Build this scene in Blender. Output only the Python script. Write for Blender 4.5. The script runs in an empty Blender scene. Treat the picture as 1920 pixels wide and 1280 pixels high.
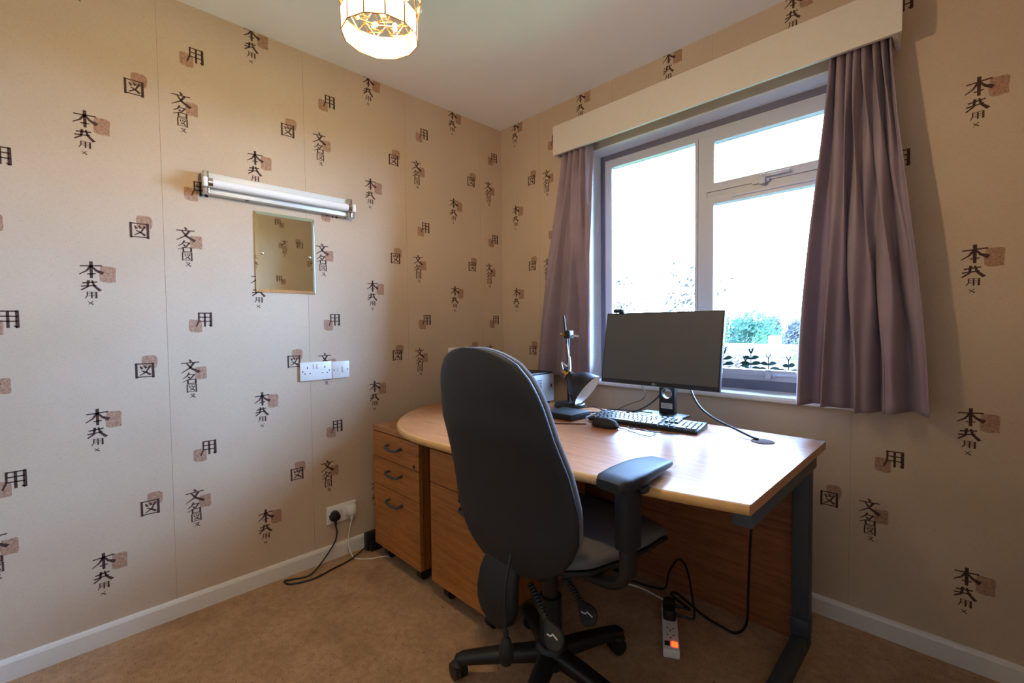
import bpy, bmesh, math, random
from mathutils import Vector, Matrix
random.seed(7)
PI = math.pi
sc = bpy.context.scene
COL = sc.collection

# ------------------------------------------------------------------ camera
cam_d = bpy.data.cameras.new('camera'); cam = bpy.data.objects.new('camera', cam_d); COL.objects.link(cam)
cam_d.sensor_width = 36.0; cam_d.lens = 844.98 / 1920 * 36.0; cam_d.clip_start = 0.03; cam_d.clip_end = 500
_r = Vector((0.70254578, 0.71156249, -0.01040459)); _u = Vector((-0.01749687, 0.03188765, 0.9993383)); _f = Vector((-0.71142343, 0.70189886, -0.03485265))
cam.matrix_world = Matrix(((_r.x, _u.x, -_f.x, 2.1605), (_r.y, _u.y, -_f.y, -2.0452), (_r.z, _u.z, -_f.z, 1.1237), (0, 0, 0, 1)))
sc.camera = cam

# ------------------------------------------------------------------ sky, lamp, exposure
SKY_STRENGTH = 58.0
SKY_COLOR = (0.54, 0.92, 1.62)
BULB_STRENGTH = 820.0
BULB_COLOR = (1.0, 0.73, 0.41)
w = bpy.data.worlds.new('overcast_sky'); sc.world = w; w.use_nodes = True
_bg = w.node_tree.nodes['Background']; _bg.inputs['Color'].default_value = (*SKY_COLOR, 1); _bg.inputs['Strength'].default_value = SKY_STRENGTH
sc.view_settings.view_transform = 'Standard'; sc.view_settings.look = 'None'
sc.view_settings.exposure = 0.08; sc.view_settings.gamma = 1.0; sc.view_settings.use_curve_mapping = False
sc.cycles.max_bounces = 10; sc.cycles.diffuse_bounces = 5; sc.cycles.glossy_bounces = 4; sc.cycles.transparent_max_bounces = 16
sc.cycles.transmission_bounces = 8; sc.cycles.caustics_reflective = False; sc.cycles.caustics_refractive = False
sc.cycles.sample_clamp_indirect = 6.0; sc.cycles.use_adaptive_sampling = True; sc.cycles.adaptive_threshold = 0.02
# window opening as a sampling portal for the sky (emits nothing itself)
pd = bpy.data.lights.new('sky_portal', 'AREA'); pd.shape = 'RECTANGLE'; pd.size = 1.17; pd.size_y = 1.26; pd.cycles.is_portal = True
po = bpy.data.objects.new('sky_portal', pd); COL.objects.link(po)
po.location = (1.28, 0.30, 1.43); po.rotation_euler = (math.radians(-90), 0, 0)

# ------------------------------------------------------------------ helpers
def lin(c):
    return tuple((v / 255 / 12.92) if v / 255 <= 0.04045 else ((v / 255 + 0.055) / 1.055) ** 2.4 for v in c)

class NT:
    def __init__(s, name):
        s.m = bpy.data.materials.new(name); s.m.use_nodes = True; s.t = s.m.node_tree; s.n = s.t.nodes
        s.b = s.n['Principled BSDF']; s.out = s.n['Material Output']
    def node(s, k, **kw):
        n = s.n.new(k)
        for a, v in kw.items(): setattr(n, a, v)
        return n
    def link(s, a, b): s.t.links.new(a, b)
    def pos(s, scale=(1, 1, 1), obj=False):
        if obj:
            g = s.node('ShaderNodeTexCoord').outputs['Object']
        else:
            g = s.node('ShaderNodeNewGeometry').outputs['Position']
        mp = s.node('ShaderNodeMapping'); mp.inputs['Scale'].default_value = scale
        s.link(g, mp.inputs['Vector']); return mp.outputs['Vector']
    def noise(s, vec, scale, detail=3, rough=0.55):
        n = s.node('ShaderNodeTexNoise'); n.inputs['Scale'].default_value = scale; n.inputs['Detail'].default_value = detail
        n.inputs['Roughness'].default_value = rough; s.link(vec, n.inputs['Vector']); return n.outputs['Fac']
    def ramp(s, fac, stops):
        r = s.node('ShaderNodeValToRGB'); e = r.color_ramp.elements
        while len(e) < len(stops): e.new(0.5)
        for k, (p, c) in enumerate(stops):
            e[k].position = p; e[k].color = (*c[:3], 1)
        s.link(fac, r.inputs['Fac']); return r.outputs['Color']
    def bump(s, fac, strength, dist=0.001):
        b = s.node('ShaderNodeBump'); b.inputs['Strength'].default_value = strength; b.inputs['Distance'].default_value = dist
        s.link(fac, b.inputs['Height']); s.link(b.outputs['Normal'], s.b.inputs['Normal'])
    def mixc(s, fac, a, b, mode='MIX'):
        m = s.node('ShaderNodeMix', data_type='RGBA', blend_type=mode)
        if hasattr(fac, 'links') or not isinstance(fac, (int, float)): s.link(fac, m.inputs[0])
        else: m.inputs[0].default_value = fac
        for v, i in ((a, 6), (b, 7)):
            if isinstance(v, tuple): m.inputs[i].default_value = (*v[:3], 1)
            else: s.link(v, m.inputs[i])
        return m.outputs[2]

def plain(name, rgb, rough=0.5, metal=0.0, spec=0.5, var=0.06, scale=60, bump=0.0, emit=None, es=0.0):
    t = NT(name); c = lin(rgb)
    v = t.pos()
    f = t.noise(v, scale)
    col = t.ramp(f, [(0.3, tuple(x * (1 - var) for x in c)), (0.7, tuple(min(1, x * (1 + var)) for x in c))])
    t.link(col, t.b.inputs['Base Color'])
    t.b.inputs['Roughness'].default_value = rough; t.b.inputs['Metallic'].default_value = metal
    t.b.inputs['Specular IOR Level'].default_value = spec
    if bump: t.bump(t.noise(v, scale * 8, 2), bump, 0.0006)
    if emit: t.b.inputs['Emission Color'].default_value = (*lin(emit), 1); t.b.inputs['Emission Strength'].default_value = es
    return t.m

def wood(name, c0, c1, c2, axis='x', rough=0.35, spec=0.5, fine=1.0):
    t = NT(name)
    st = {'x': (1.2, 22, 22), 'y': (22, 1.2, 22), 'z': (22, 22, 1.2)}[axis]
    v = t.pos(tuple(k * fine for k in st))
    n1 = t.noise(v, 2.2, 6, 0.62)
    v2 = t.pos(tuple(k * 3.4 * fine for k in st))
    n2 = t.noise(v2, 3.0, 4, 0.6)
    base = t.ramp(n1, [(0.28, lin(c0)), (0.5, lin(c1)), (0.74, lin(c2))])
    dark = t.ramp(n2, [(0.36, (0.62, 0.55, 0.5)), (0.52, (1, 1, 1))])
    t.link(t.mixc(0.8, base, dark, 'MULTIPLY'), t.b.inputs['Base Color'])
    t.b.inputs['Roughness'].default_value = rough; t.b.inputs['Specular IOR Level'].default_value = spec
    t.bump(n2, 0.05, 0.0004)
    return t.m

def link(o, parent=None):
    COL.objects.link(o)
    if parent is not None: o.parent = parent
    return o

def tag(o, label=None, cat=None, group=None, kind=None):
    if label: o['label'] = label
    if cat: o['category'] = cat
    if group: o['group'] = group
    if kind: o['kind'] = kind
    return o

def thing(name, label, cat, loc=(0, 0, 0), rotz=0.0, group=None, kind=None):
    o = bpy.data.objects.new(name, None); o.empty_display_size = 0.05
    o.location = loc; o.rotation_euler = (0, 0, rotz); COL.objects.link(o)
    return tag(o, label, cat, group, kind)

class MB:
    """collects shapes into one mesh"""
    def __init__(s): s.bm = bmesh.new()
    def face(s, pts):
        return s.bm.faces.new([s.bm.verts.new(p) for p in pts])
    def box(s, x0, x1, y0, y1, z0, z1, M=None, bevel=0.0, seg=2):
        M = M or Matrix.Identity(4)
        r = bmesh.ops.create_cube(s.bm, size=1.0, matrix=M @ Matrix.Translation(((x0 + x1) / 2, (y0 + y1) / 2, (z0 + z1) / 2)) @ Matrix.Diagonal((abs(x1 - x0), abs(y1 - y0), abs(z1 - z0), 1)))
        if bevel:
            es = list({e for v in r['verts'] for e in v.link_edges})
            bmesh.ops.bevel(s.bm, geom=es, offset=bevel, segments=seg, profile=0.5, affect='EDGES')
        return s
    def prism(s, poly, a0, a1, axis='z', M=None, bevel=0.0, seg=2):
        def P(u, v, w):
            p = {'z': (u, v, w), 'y': (u, w, v), 'x': (w, u, v)}[axis]
            return (M @ Vector(p)) if M else p
        lo = [s.bm.verts.new(P(u, v, a0)) for u, v in poly]; hi = [s.bm.verts.new(P(u, v, a1)) for u, v in poly]
        n = len(poly); fs = [s.bm.faces.new(lo[::-1]), s.bm.faces.new(hi)]
        for i in range(n): fs.append(s.bm.faces.new((lo[i], lo[(i + 1) % n], hi[(i + 1) % n], hi[i])))
        bmesh.ops.recalc_face_normals(s.bm, faces=fs)
        if bevel:
            es = [e for v in lo + hi for e in v.link_edges if len(e.link_faces) == 2 and (all(q in lo for q in e.verts) or all(q in hi for q in e.verts))]
            bmesh.ops.bevel(s.bm, geom=list(set(es)), offset=bevel, segments=seg, profile=0.5, affect='EDGES')
        return s
    def rings(s, rings, cap=True, closed=False):
        vr = [[s.bm.verts.new(p) for p in r] for r in rings]
        n = len(vr[0]); fs = []
        m = len(vr)
        for i in range(m if closed else m - 1):
            a, b = vr[i], vr[(i + 1) % m]
            for j in range(n): fs.append(s.bm.faces.new((a[j], a[(j + 1) % n], b[(j + 1) % n], b[j])))
        if cap and not closed:
            fs.append(s.bm.faces.new(vr[0][::-1])); fs.append(s.bm.faces.new(vr[-1]))
        bmesh.ops.recalc_face_normals(s.bm, faces=fs)
        return s
    def tube(s, pts, r, n=8, cap=True, closed=False):
        pts = [Vector(p) for p in pts]; m = len(pts); out = []
        rr = r if isinstance(r, (list, tuple)) else [r] * m
        up = None
        for i, p in enumerate(pts):
            if closed: d = pts[(i + 1) % m] - pts[i - 1]
            else: d = pts[min(i + 1, m - 1)] - pts[max(i - 1, 0)]
            if d.length < 1e-9: d = Vector((0, 0, 1))
            d.normalize()
            if up is None:
                up = Vector((0, 0, 1)) if abs(d.z) < 0.9 else Vector((1, 0, 0))
            a = (up - d * up.dot(d))
            if a.length < 1e-6: a = d.orthogonal()
            a.normalize(); b = d.cross(a); up = a
            out.append([p + (a * math.cos(2 * PI * k / n) + b * math.sin(2 * PI * k / n)) * rr[i] for k in range(n)])
        return s.rings(out, cap, closed)
    def lathe(s, prof, n=24, M=None, cap=True):
        M = M or Matrix.Identity(4)
        return s.rings([[M @ Vector((r * math.cos(2 * PI * k / n), r * math.sin(2 * PI * k / n), z)) for k in range(n)] for r, z in prof], cap)
    def ball(s, c, r, sub=2, scale=(1, 1, 1)):
        bmesh.ops.create_icosphere(s.bm, subdivisions=sub, radius=r, matrix=Matrix.Translation(c) @ Matrix.Diagonal((*scale, 1))); return s
    def build(s, name, mat, parent=None, smooth=True, angle=0.6, loc=None, rot=None):
        me = bpy.data.meshes.new(name); s.bm.to_mesh(me); s.bm.free()
        for m in (mat if isinstance(mat, (list, tuple)) else [mat]): me.materials.append(m)
        if smooth:
            me.shade_smooth(); me.set_sharp_from_angle(angle=angle)
        o = bpy.data.objects.new(name, me)
        if loc is not None: o.location = loc
        if rot is not None: o.rotation_euler = rot
        return link(o, parent)

def sup(n, p, w, t):
    """superellipse ring in (right, normal)"""
    out = []
    for k in range(n):
        a = 2 * PI * k / n; c, q = math.cos(a), math.sin(a)
        out.append((w * math.copysign(abs(c) ** p, c), t * math.copysign(abs(q) ** p, q)))
    return out

def smooth_path(pts, k=8):
    P = [Vector(p) for p in pts]; P = [2 * P[0] - P[1]] + P + [2 * P[-1] - P[-2]]; out = []
    for i in range(1, len(P) - 2):
        for j in range(k):
            t = j / k; a, b, c, d = P[i - 1], P[i], P[i + 1], P[i + 2]
            out.append(0.5 * ((2 * b) + (c - a) * t + (2 * a - 5 * b + 4 * c - d) * t * t + (3 * b - a - 3 * c + d) * t ** 3))
    out.append(P[-2]); return out

def interp(tab, x):
    if x <= tab[0][0]: return tab[0][1]
    for (a, u), (b, v) in zip(tab, tab[1:]):
        if x <= b:
            t = (x - a) / (b - a); return u + (v - u) * t
    return tab[-1][1]

def rot_to(d):
    return Vector((0, 0, 1)).rotation_difference(Vector(d).normalized()).to_matrix().to_4x4()

def world_part(o, root):
    o.parent = root
    o.matrix_parent_inverse = (Matrix.Translation(root.location) @ root.rotation_euler.to_matrix().to_4x4()).inverted()
    return o

def copy_tree(o, parent=None):
    c = o.copy(); COL.objects.link(c); c.parent = parent
    for ch in [q for q in o.children]:
        copy_tree(ch, c)
    return c

# ------------------------------------------------------------------ materials
def wallpaper_mat():
    t = NT('woven_tan_wallpaper'); v = t.pos()
    n = t.noise(v, 3.0, 4)
    base = t.ramp(n, [(0.3, lin((197, 175, 149))), (0.7, lin((205, 184, 159)))])
    h = t.noise(t.pos((900, 900, 60)), 1.0, 2); q = t.noise(t.pos((60, 60, 900)), 1.0, 2)
    a = t.node('ShaderNodeMath', operation='ADD'); t.link(h, a.inputs[0]); t.link(q, a.inputs[1])
    weave = t.ramp(a.outputs[0], [(0.75, (0.86, 0.84, 0.82)), (1.0, (1, 1, 1))])
    t.link(t.mixc(1.0, base, weave, 'MULTIPLY'), t.b.inputs['Base Color'])
    t.b.inputs['Roughness'].default_value = 0.72; t.b.inputs['Specular IOR Level'].default_value = 0.35
    t.bump(a.outputs[0], 0.15, 0.0006)
    return t.m
M_paper = wallpaper_mat()
M_plaster = plain('plaster_behind_paper', (150, 125, 98), 0.9)
M_ceiling = plain('white_ceiling_paint', (246, 246, 244), 0.85, var=0.012, scale=4, bump=0.02)
M_gloss_white = plain('cream_white_gloss_paint', (226, 222, 214), 0.35, var=0.02)
M_pelmet = plain('cream_painted_board', (214, 205, 192), 0.5, var=0.02)
def ink_mat():
    t = NT('brown_black_ink'); f = t.noise(t.pos(), 220, 2)
    t.link(t.ramp(f, [(0.35, lin((50, 28, 21))), (0.7, lin((84, 52, 40)))]), t.b.inputs['Base Color']); t.b.inputs['Roughness'].default_value = 0.75; return t.m
M_ink = ink_mat()
def stamp_mat():
    t = NT('faded_brown_stamp'); t.b.inputs['Base Color'].default_value = (*lin((170, 100, 62)), 1); t.b.inputs['Roughness'].default_value = 0.8
    f = t.noise(t.pos(), 130, 4, 0.7); r = t.ramp(f, [(0.3, (0.15,) * 3), (0.7, (0.62,) * 3)])
    t.link(r, t.b.inputs['Alpha']); return t.m
M_stamp = stamp_mat()
def carpet_mat():
    t = NT('beige_carpet'); v = t.pos()
    n = t.noise(v, 240, 3, 0.75); n2 = t.noise(v, 7, 4); n3 = t.noise(v, 75, 3, 0.6); n4 = t.noise(v, 38, 3, 0.6)
    c = t.ramp(n, [(0.3, lin((128, 94, 62))), (0.5, lin((184, 146, 108))), (0.7, lin((214, 180, 142)))])
    c = t.mixc(0.4, c, t.ramp(n2, [(0.35, lin((156, 118, 82))), (0.65, lin((202, 165, 126)))]))
    c = t.mixc(0.6, c, t.ramp(n4, [(0.35, (0.72, 0.68, 0.64)), (0.62, (1.05, 1.05, 1.05))]), 'MULTIPLY')
    sp = t.ramp(n3, [(0.30, (0.30, 0.22, 0.17)), (0.37, (1, 1, 1))])
    c = t.mixc(0.8, c, sp, 'MULTIPLY')
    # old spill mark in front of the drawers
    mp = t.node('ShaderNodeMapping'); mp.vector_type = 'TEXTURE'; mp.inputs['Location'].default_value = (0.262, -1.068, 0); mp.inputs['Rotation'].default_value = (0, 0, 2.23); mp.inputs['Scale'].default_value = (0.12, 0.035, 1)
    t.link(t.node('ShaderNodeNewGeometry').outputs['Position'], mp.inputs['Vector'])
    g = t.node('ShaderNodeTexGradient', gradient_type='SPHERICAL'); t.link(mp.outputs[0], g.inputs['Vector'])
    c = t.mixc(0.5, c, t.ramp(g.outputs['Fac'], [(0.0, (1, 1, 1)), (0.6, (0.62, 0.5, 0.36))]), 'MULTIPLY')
    t.link(c, t.b.inputs['Base Color'])
    t.b.inputs['Roughness'].default_value = 0.95; t.b.inputs['Specular IOR Level'].default_value = 0.1
    t.b.inputs['Sheen Weight'].default_value = 0.15
    t.bump(n, 0.8, 0.004); return t.m
M_carpet = carpet_mat()
M_oak_top = wood('oak_veneer_desktop', (150, 96, 58), (176, 116, 72), (190, 132, 86), 'x', 0.30, 0.6, 1.6)
M_oak_edge = plain('rounded_oak_edge', (196, 150, 88), 0.35, var=0.08, scale=25)
M_oak_front = wood('oak_veneer_fronts', (142, 86, 38), (170, 108, 50), (186, 124, 62), 'x', 0.45, 0.4, 1.6)
M_oak_side = wood('oak_veneer_sides', (130, 78, 34), (156, 98, 46), (172, 112, 56), 'z', 0.45, 0.4, 1.6)
M_oak_modesty = wood('oak_veneer_modesty', (118, 70, 42), (142, 88, 54), (156, 100, 62), 'x', 0.5, 0.35, 1.6)
M_steel_grey = plain('graphite_powder_coat', (62, 66, 72), 0.5, spec=0.4)
M_black = plain('black_plastic', (20, 20, 21), 0.45, var=0.1)
M_black_soft = plain('black_soft_plastic', (24, 24, 25), 0.6, spec=0.35, var=0.1, bump=0.15)
M_black_cable = plain('black_cable', (14, 14, 15), 0.5)
M_white_cable = plain('white_cable', (226, 220, 212), 0.5)
M_white_plastic = plain('white_moulded_plastic', (238, 236, 232), 0.3, var=0.01)
M_chrome = plain('polished_chrome', (205, 205, 205), 0.12, 1.0, var=0.02)
M_brass = plain('brass', (190, 132, 66), 0.3, 1.0)
M_fabric = plain('charcoal_wool_fabric', (104, 100, 100), 0.95, spec=0.15, var=0.2, scale=400, bump=0.4)
M_shell = plain('black_chair_shell', (20, 20, 22), 0.62, var=0.12, scale=30, bump=0.2)

# ------------------------------------------------------------------ room shell
XR, YB, HC = 2.33, -2.99, 2.3865
WX0, WX1, WZ0, WZ1 = 0.695, 1.865, 0.80, 2.06
tag(MB().box(-0.1, XR + 0.1, YB - 0.1, 0.1, -0.1, 0.0).build('floor', M_carpet, smooth=False), 'beige speckled carpet covering the whole floor', kind='structure')
tag(MB().box(-0.1, XR + 0.1, YB - 0.1, 0.28, HC, HC + 0.1).build('ceiling', M_ceiling, smooth=False), 'plain white painted ceiling', kind='structure')
wall_left = tag(MB().box(-0.1, -0.0006, YB, 0, 0, HC).build('wall_left', M_plaster, smooth=False), 'tan wallpapered wall with printed characters beside the mirror', kind='structure')
mbw = MB()
for a in ((-0.1, WX0, 0, HC), (WX1, XR + 0.1, 0, HC), (WX0, WX1, 0, WZ0), (WX0, WX1, WZ1, HC)):
    mbw.box(a[0], a[1], 0.0006, 0.28, a[2], a[3])
wall_win = tag(mbw.build('wall_window', M_plaster, smooth=False), 'tan wallpapered wall around the window', kind='structure')
wall_right = tag(MB().box(XR + 0.0006, XR + 0.1, YB, 0, 0, HC).build('wall_right', M_plaster, smooth=False), 'papered wall opposite the mirror', kind='structure')
wall_back = tag(MB().box(-0.1, XR + 0.1, YB - 0.1, YB - 0.0006, 0, HC).build('wall_back', M_plaster, smooth=False), 'papered wall behind the viewer', kind='structure')
G = 0.0005
def strip_edges(lo, hi, first, step=0.53):
    e = [lo]; k = first
    while k < hi - 1e-6:
        if k > lo + 0.01: e.append(k)
        k += step
    e.append(hi); return e
e = strip_edges(YB, 0, -0.1815 - 0.53 * 5)
for a, b in zip(e, e[1:]): MB().box(-0.0006, 0, a + G, b - G, 0, HC).build('wallpaper_strip', M_paper, wall_left, smooth=False)
for a, b in zip(e, e[1:]): MB().box(XR, XR + 0.0006, a + G, b - G, 0, HC).build('wallpaper_strip', M_paper, wall_right, smooth=False)
e = strip_edges(0, XR, 0.335, 0.509)
for a, b in zip(e, e[1:]):
    MB().box(a + G, b - G, YB - 0.0006, YB, 0, HC).build('wallpaper_strip', M_paper, wall_back, smooth=False)
    pieces = []
    if a < WX0: pieces.append((a + G, min(b - G, WX0), 0, HC))
    if b > WX1: pieces.append((max(a + G, WX1), b - G, 0, HC))
    m0, m1 = max(a + G, WX0), min(b - G, WX1)
    if m1 > m0: pieces += [(m0, m1, 0, WZ0), (m0, m1, WZ1, HC)]
    mb = MB()
    for q in pieces: mb.box(q[0], q[1], 0, 0.0006, q[2], q[3])
    mb.build('wallpaper_strip', M_paper, wall_win, smooth=False)
# reveal lining (painted plaster round the opening)
rv = MB()
rv.box(WX0, WX0 + 0.004, 0.0, 0.11, 0.82, WZ1).box(WX1 - 0.004, WX1, 0.0, 0.11, 0.82, WZ1).box(WX0, WX1, 0.0, 0.11, WZ1 - 0.004, WZ1)
tag(rv.build('trim_1', M_gloss_white, smooth=False), 'white painted reveal lining the window opening', kind='structure')
# skirting
def skirt(name, pts_axis, label):
    a, b, axis, side = pts_axis
    prof = [(0, 0), (0.016, 0), (0.016, 0.058), (0.012, 0.067), (0.006, 0.07), (0, 0.07)]
    mb = MB()
    if axis == 'y':
        mb.prism([(side + (u if side < 1 else -u), v) for u, v in prof], a, b, 'y')
    else:
        mb.prism([(side + (-u if side > -1 else u), v) for u, v in prof], a, b, 'x')
    tag(mb.build(name, M_gloss_white, smooth=False), label, kind='structure')
skirt('baseboard_left', (YB, 0, 'y', 0.0), 'white skirting board along the mirror wall')
skirt('baseboard_window', (0.016, XR - 0.016, 'x', 0.0), 'white skirting board under the window')
skirt('baseboard_right', (YB, 0, 'y', XR), 'white skirting board of the opposite wall')
skirt('baseboard_back', (0.016, XR - 0.016, 'x', YB), 'white skirting board behind the viewer')

# ------------------------------------------------------------------ printed motifs on the paper
GL = {
 'hon': [([(-.46,.2),(.46,.27)],.05,.06),([(0,.5),(0,-.5)],.12,.10),([(-.02,.22),(-.2,-.08),(-.5,-.3)],.10,.03),([(.02,.22),(.2,-.03),(.5,-.2)],.04,.17),([(-.18,-.27),(.18,-.23)],.05,.05)],
 'ga': [([(-.42,.18),(.36,.32)],.09,.09),([(-.5,-.12),(.3,.0)],.09,.08),([(-.1,.45),(-.16,-.15),(-.5,-.48)],.12,.08),([(.08,.45),(.18,-.05),(.5,-.5)],.07,.17)],
 'you': [([(-.32,.46),(-.33,-.1),(-.5,-.5)],.09,.06),([(-.32,.42),(.42,.42)],.05,.05),([(.4,.47),(.4,-.47)],.12,.13),([(.4,-.45),(.26,-.36)],.09,.03),([(-.32,.15),(.4,.15)],.05,.05),([(-.33,-.12),(.4,-.12)],.05,.05),([(.03,.42),(.03,-.48)],.10,.10)],
 'zu': [([(-.45,.5),(-.45,-.5)],.10,.10),([(-.45,.45),(.42,.45)],.05,.05),([(.42,.5),(.42,-.5)],.11,.12),([(-.45,-.42),(.42,-.42)],.05,.05),([(-.26,.3),(-.14,.1)],.05,.12),([(-.03,.33),(.06,.15)],.05,.12),([(.28,.32),(.06,-.1),(-.28,-.32)],.09,.04),([(-.18,.0),(.1,-.15),(.28,-.3)],.05,.12)],
 'bun': [([(-.05,.52),(.06,.34)],.06,.13),([(-.5,.25),(.5,.3)],.05,.06),([(.2,.27),(-.02,-.12),(-.5,-.48)],.12,.03),([(-.22,.27),(.05,-.15),(.5,-.47)],.05,.17)],
 'mei': [([(-.05,.5),(-.2,.2),(-.46,.0)],.10,.04),([(-.14,.32),(.3,.33)],.05,.06),([(.28,.34),(.05,-.03),(-.5,-.32)],.10,.03),([(-.14,.14),(0,.02)],.05,.12),([(-.15,-.1),(-.15,-.52)],.09,.09),([(-.15,-.12),(.36,-.1)],.05,.05),([(.36,-.08),(.36,-.52)],.10,.10),([(-.15,-.46),(.36,-.46)],.05,.05)],
 'mata': [([(-.38,.35),(.36,.4)],.09,.09),([(.35,.38),(.05,-.08),(-.42,-.46)],.14,.06),([(-.22,.22),(.1,-.1),(.48,-.46)],.07,.18)],
 'ex': [([(.4,.45),(-.35,-.45)],.14,.08),([(-.4,.35),(.45,-.45)],.1,.2)],
}
def strokes(bm, g, cx, cz, w, h, mi=0, y=-0.0004, zmax=None):
    for pts, w0, w1 in GL[g]:
        n = len(pts); L = []; R = []
        for i, (u, v) in enumerate(pts):
            a = Vector(pts[max(i - 1, 0)]); b = Vector(pts[min(i + 1, n - 1)]); d = b - a
            d = Vector((d[0], d[1])).normalized(); t = (w0 + (w1 - w0) * i / (n - 1)) * 1.18 + 0.008
            nx, ny = -d[1] * t / 2, d[0] * t / 2
            L.append((cx + (u + nx) * w, y, cz + (v + ny) * h)); R.append((cx + (u - nx) * w, y, cz + (v - ny) * h))
        vl = [bm.verts.new(p) for p in L]; vr = [bm.verts.new(p) for p in R]
        for i in range(n - 1):
            f = bm.faces.new((vr[i], vr[i + 1], vl[i + 1], vl[i])); f.material_index = mi
def stamp(bm, cx, cz, w, h, seed):
    r = random.Random(seed); pts = []
    for k in range(20):
        a = 2 * PI * k / 20; c, q = math.cos(a), math.sin(a)
        j = 1 + r.uniform(-.07, .07)
        pts.append((cx + w / 2 * j * math.copysign(abs(c) ** .35, c), -0.0002, cz + h / 2 * j * math.copysign(abs(q) ** .35, q)))
    f = bm.faces.new([bm.verts.new(p) for p in pts]); f.material_index = 1
def motif(kind, zcut=None):
    bm = bmesh.new()
    if kind == 'A':
        stamp(bm, .043, -.014, .044, .058, 1)
        strokes(bm, 'hon', 0, 0, .062, .058); strokes(bm, 'ga', -.003, -.054, .050, .038); strokes(bm, 'you', -.002, -.088, .032, .024); strokes(bm, 'ex', -.005, -.116, .016, .013)
    if kind == 'B':
        stamp(bm, .014, .032, .046, .046, 2); strokes(bm, 'zu', 0, 0, .056, .056)
    if kind == 'C':
        stamp(bm, .034, -.028, .040, .052, 3)
        strokes(bm, 'bun', 0, 0, .060, .052); strokes(bm, 'mei', -.002, -.047, .050, .044); strokes(bm, 'zu', .003, -.087, .034, .032); strokes(bm, 'mata', .004, -.117, .020, .017)
    if kind == 'D':
        stamp(bm, -.030, -.026, .046, .050, 4); strokes(bm, 'you', 0, 0, .056, .060)
    if zcut is not None:
        bmesh.ops.bisect_plane(bm, geom=list(bm.verts) + list(bm.edges) + list(bm.faces), plane_co=(0, 0, zcut), plane_no=(0, 0, 1), clear_outer=True)
    for f in bm.faces:
        f.normal_update()
        if f.normal.y > 0: f.normal_flip()
    me = bpy.data.meshes.new('printed_motif'); bm.to_mesh(me); bm.free()
    me.materials.append(M_ink); me.materials.append(M_stamp)
    return me
MOT = {k: motif(k) for k in 'ABCD'}
VREP = 0.5185
ZR = {'A': 2.372, 'B': 2.008, 'C': 2.0134, 'D': 2.199}
CUT_A = motif('A', HC - 0.002 - ZR['A'])
def put_motif(wall, kind, n, at, rot, dz=0.0):
    z = ZR[kind] - n * VREP + dz
    if z < 0.14: return
    me = CUT_A if (kind == 'A' and n == 0 and dz == 0) else MOT[kind]
    o = bpy.data.objects.new('printed_motif', me); o.location = (at[0], at[1], z); o.rotation_euler = (0, 0, rot); link(o, wall)
LY = {'A': -0.3881, 'B': -0.252, 'C': -0.1125, 'D': -0.0605}
RY = {'A': -0.32, 'B': 0.083, 'C': -0.05, 'D': -0.103}
WXs = {'A': 0.134, 'B': 0.272, 'C': 0.392, 'D': 0.458}
for k in 'ABCD':
    for n in range(5):
        for c in range(6):
            y = LY[k] - 0.53 * c
            if y > YB + 0.07: put_motif(wall_left, k, n, (0.0, y), PI / 2)
            y2 = RY[k] - 0.53 * c
            if YB + 0.07 < y2 < -0.04: put_motif(wall_right, k, n, (XR, y2), -PI / 2, -0.10)
        for c in range(5):
            x = WXs[k] + 0.509 * c
            z = ZR[k] - n * VREP
            if x < XR - 0.03 and not (WX0 - 0.06 < x < WX1 + 0.06 and 0.68 < z + (-.05 if k in 'AC' else 0) < 2.13 and z > 0.8):
                put_motif(wall_win, k, n, (x, 0.0), 0)
                put_motif(wall_back, k, n, (XR - x, YB), PI)

# ------------------------------------------------------------------ window
M_sub = plain('mauve_grey_timber_subframe', (104, 100, 110), 0.5)
M_frame = plain('white_aluminium_frame', (196, 196, 199), 0.35, var=0.01)
def glass_mat():
    t = NT('window_glass'); t.n.remove(t.b)
    tr = t.node('ShaderNodeBsdfTransparent'); gl = t.node('ShaderNodeBsdfGlossy'); gl.inputs['Roughness'].default_value = 0.01
    fr = t.node('ShaderNodeFresnel'); fr.inputs['IOR'].default_value = 1.3; mx = t.node('ShaderNodeMixShader')
    t.link(fr.outputs[0], mx.inputs[0]); t.link(tr.outputs[0], mx.inputs[1]); t.link(gl.outputs[0], mx.inputs[2]); t.link(mx.outputs[0], t.out.inputs[0]); return t.m
M_glass = glass_mat()
win = thing('window_1', 'three-light window with white metal frame and dark outer surround', None, (1.28, 0.11, 0.83), kind='structure')
def ring_frame(x0, x1, z0, z1, t, y0, y1, tb=None):
    tb = tb or t; m = MB()
    m.box(x0, x1, y0, y1, z1 - t, z1).box(x0, x1, y0, y1, z0, z0 + tb).box(x0, x0 + t, y0, y1, z0 + tb, z1 - t).box(x1 - t, x1, y0, y1, z0 + tb, z1 - t); return m
def wp(mb, name, mat, parent=win, smooth=False, par2=None):
    o = mb.build(name, mat, None, smooth=smooth); return world_part(o, parent)
wp(ring_frame(WX0, WX1, 0.83, 2.058, 0.03, 0.108, 0.20, 0.042), 'surround_frame', M_sub)
wp(ring_frame(0.7255, 1.8345, 0.8725, 2.0275, 0.030, 0.112, 0.17, 0.022), 'window_frame', M_frame)
wp(MB().box(1.246, 1.286, 0.110, 0.17, 0.895, 1.997, bevel=0.002), 'mullion', M_frame)
wp(MB().box(1.2865, 1.804, 0.112, 0.17, 1.712, 1.736, bevel=0.002), 'transom', M_frame)
wp(ring_frame(1.2865, 1.804, 1.7365, 1.997, 0.036, 0.104, 0.15), 'sash_frame', M_frame)
wp(ring_frame(1.2865, 1.804, 0.895, 1.7115, 0.034, 0.104, 0.15, 0.024), 'sash_frame', M_frame)
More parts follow.
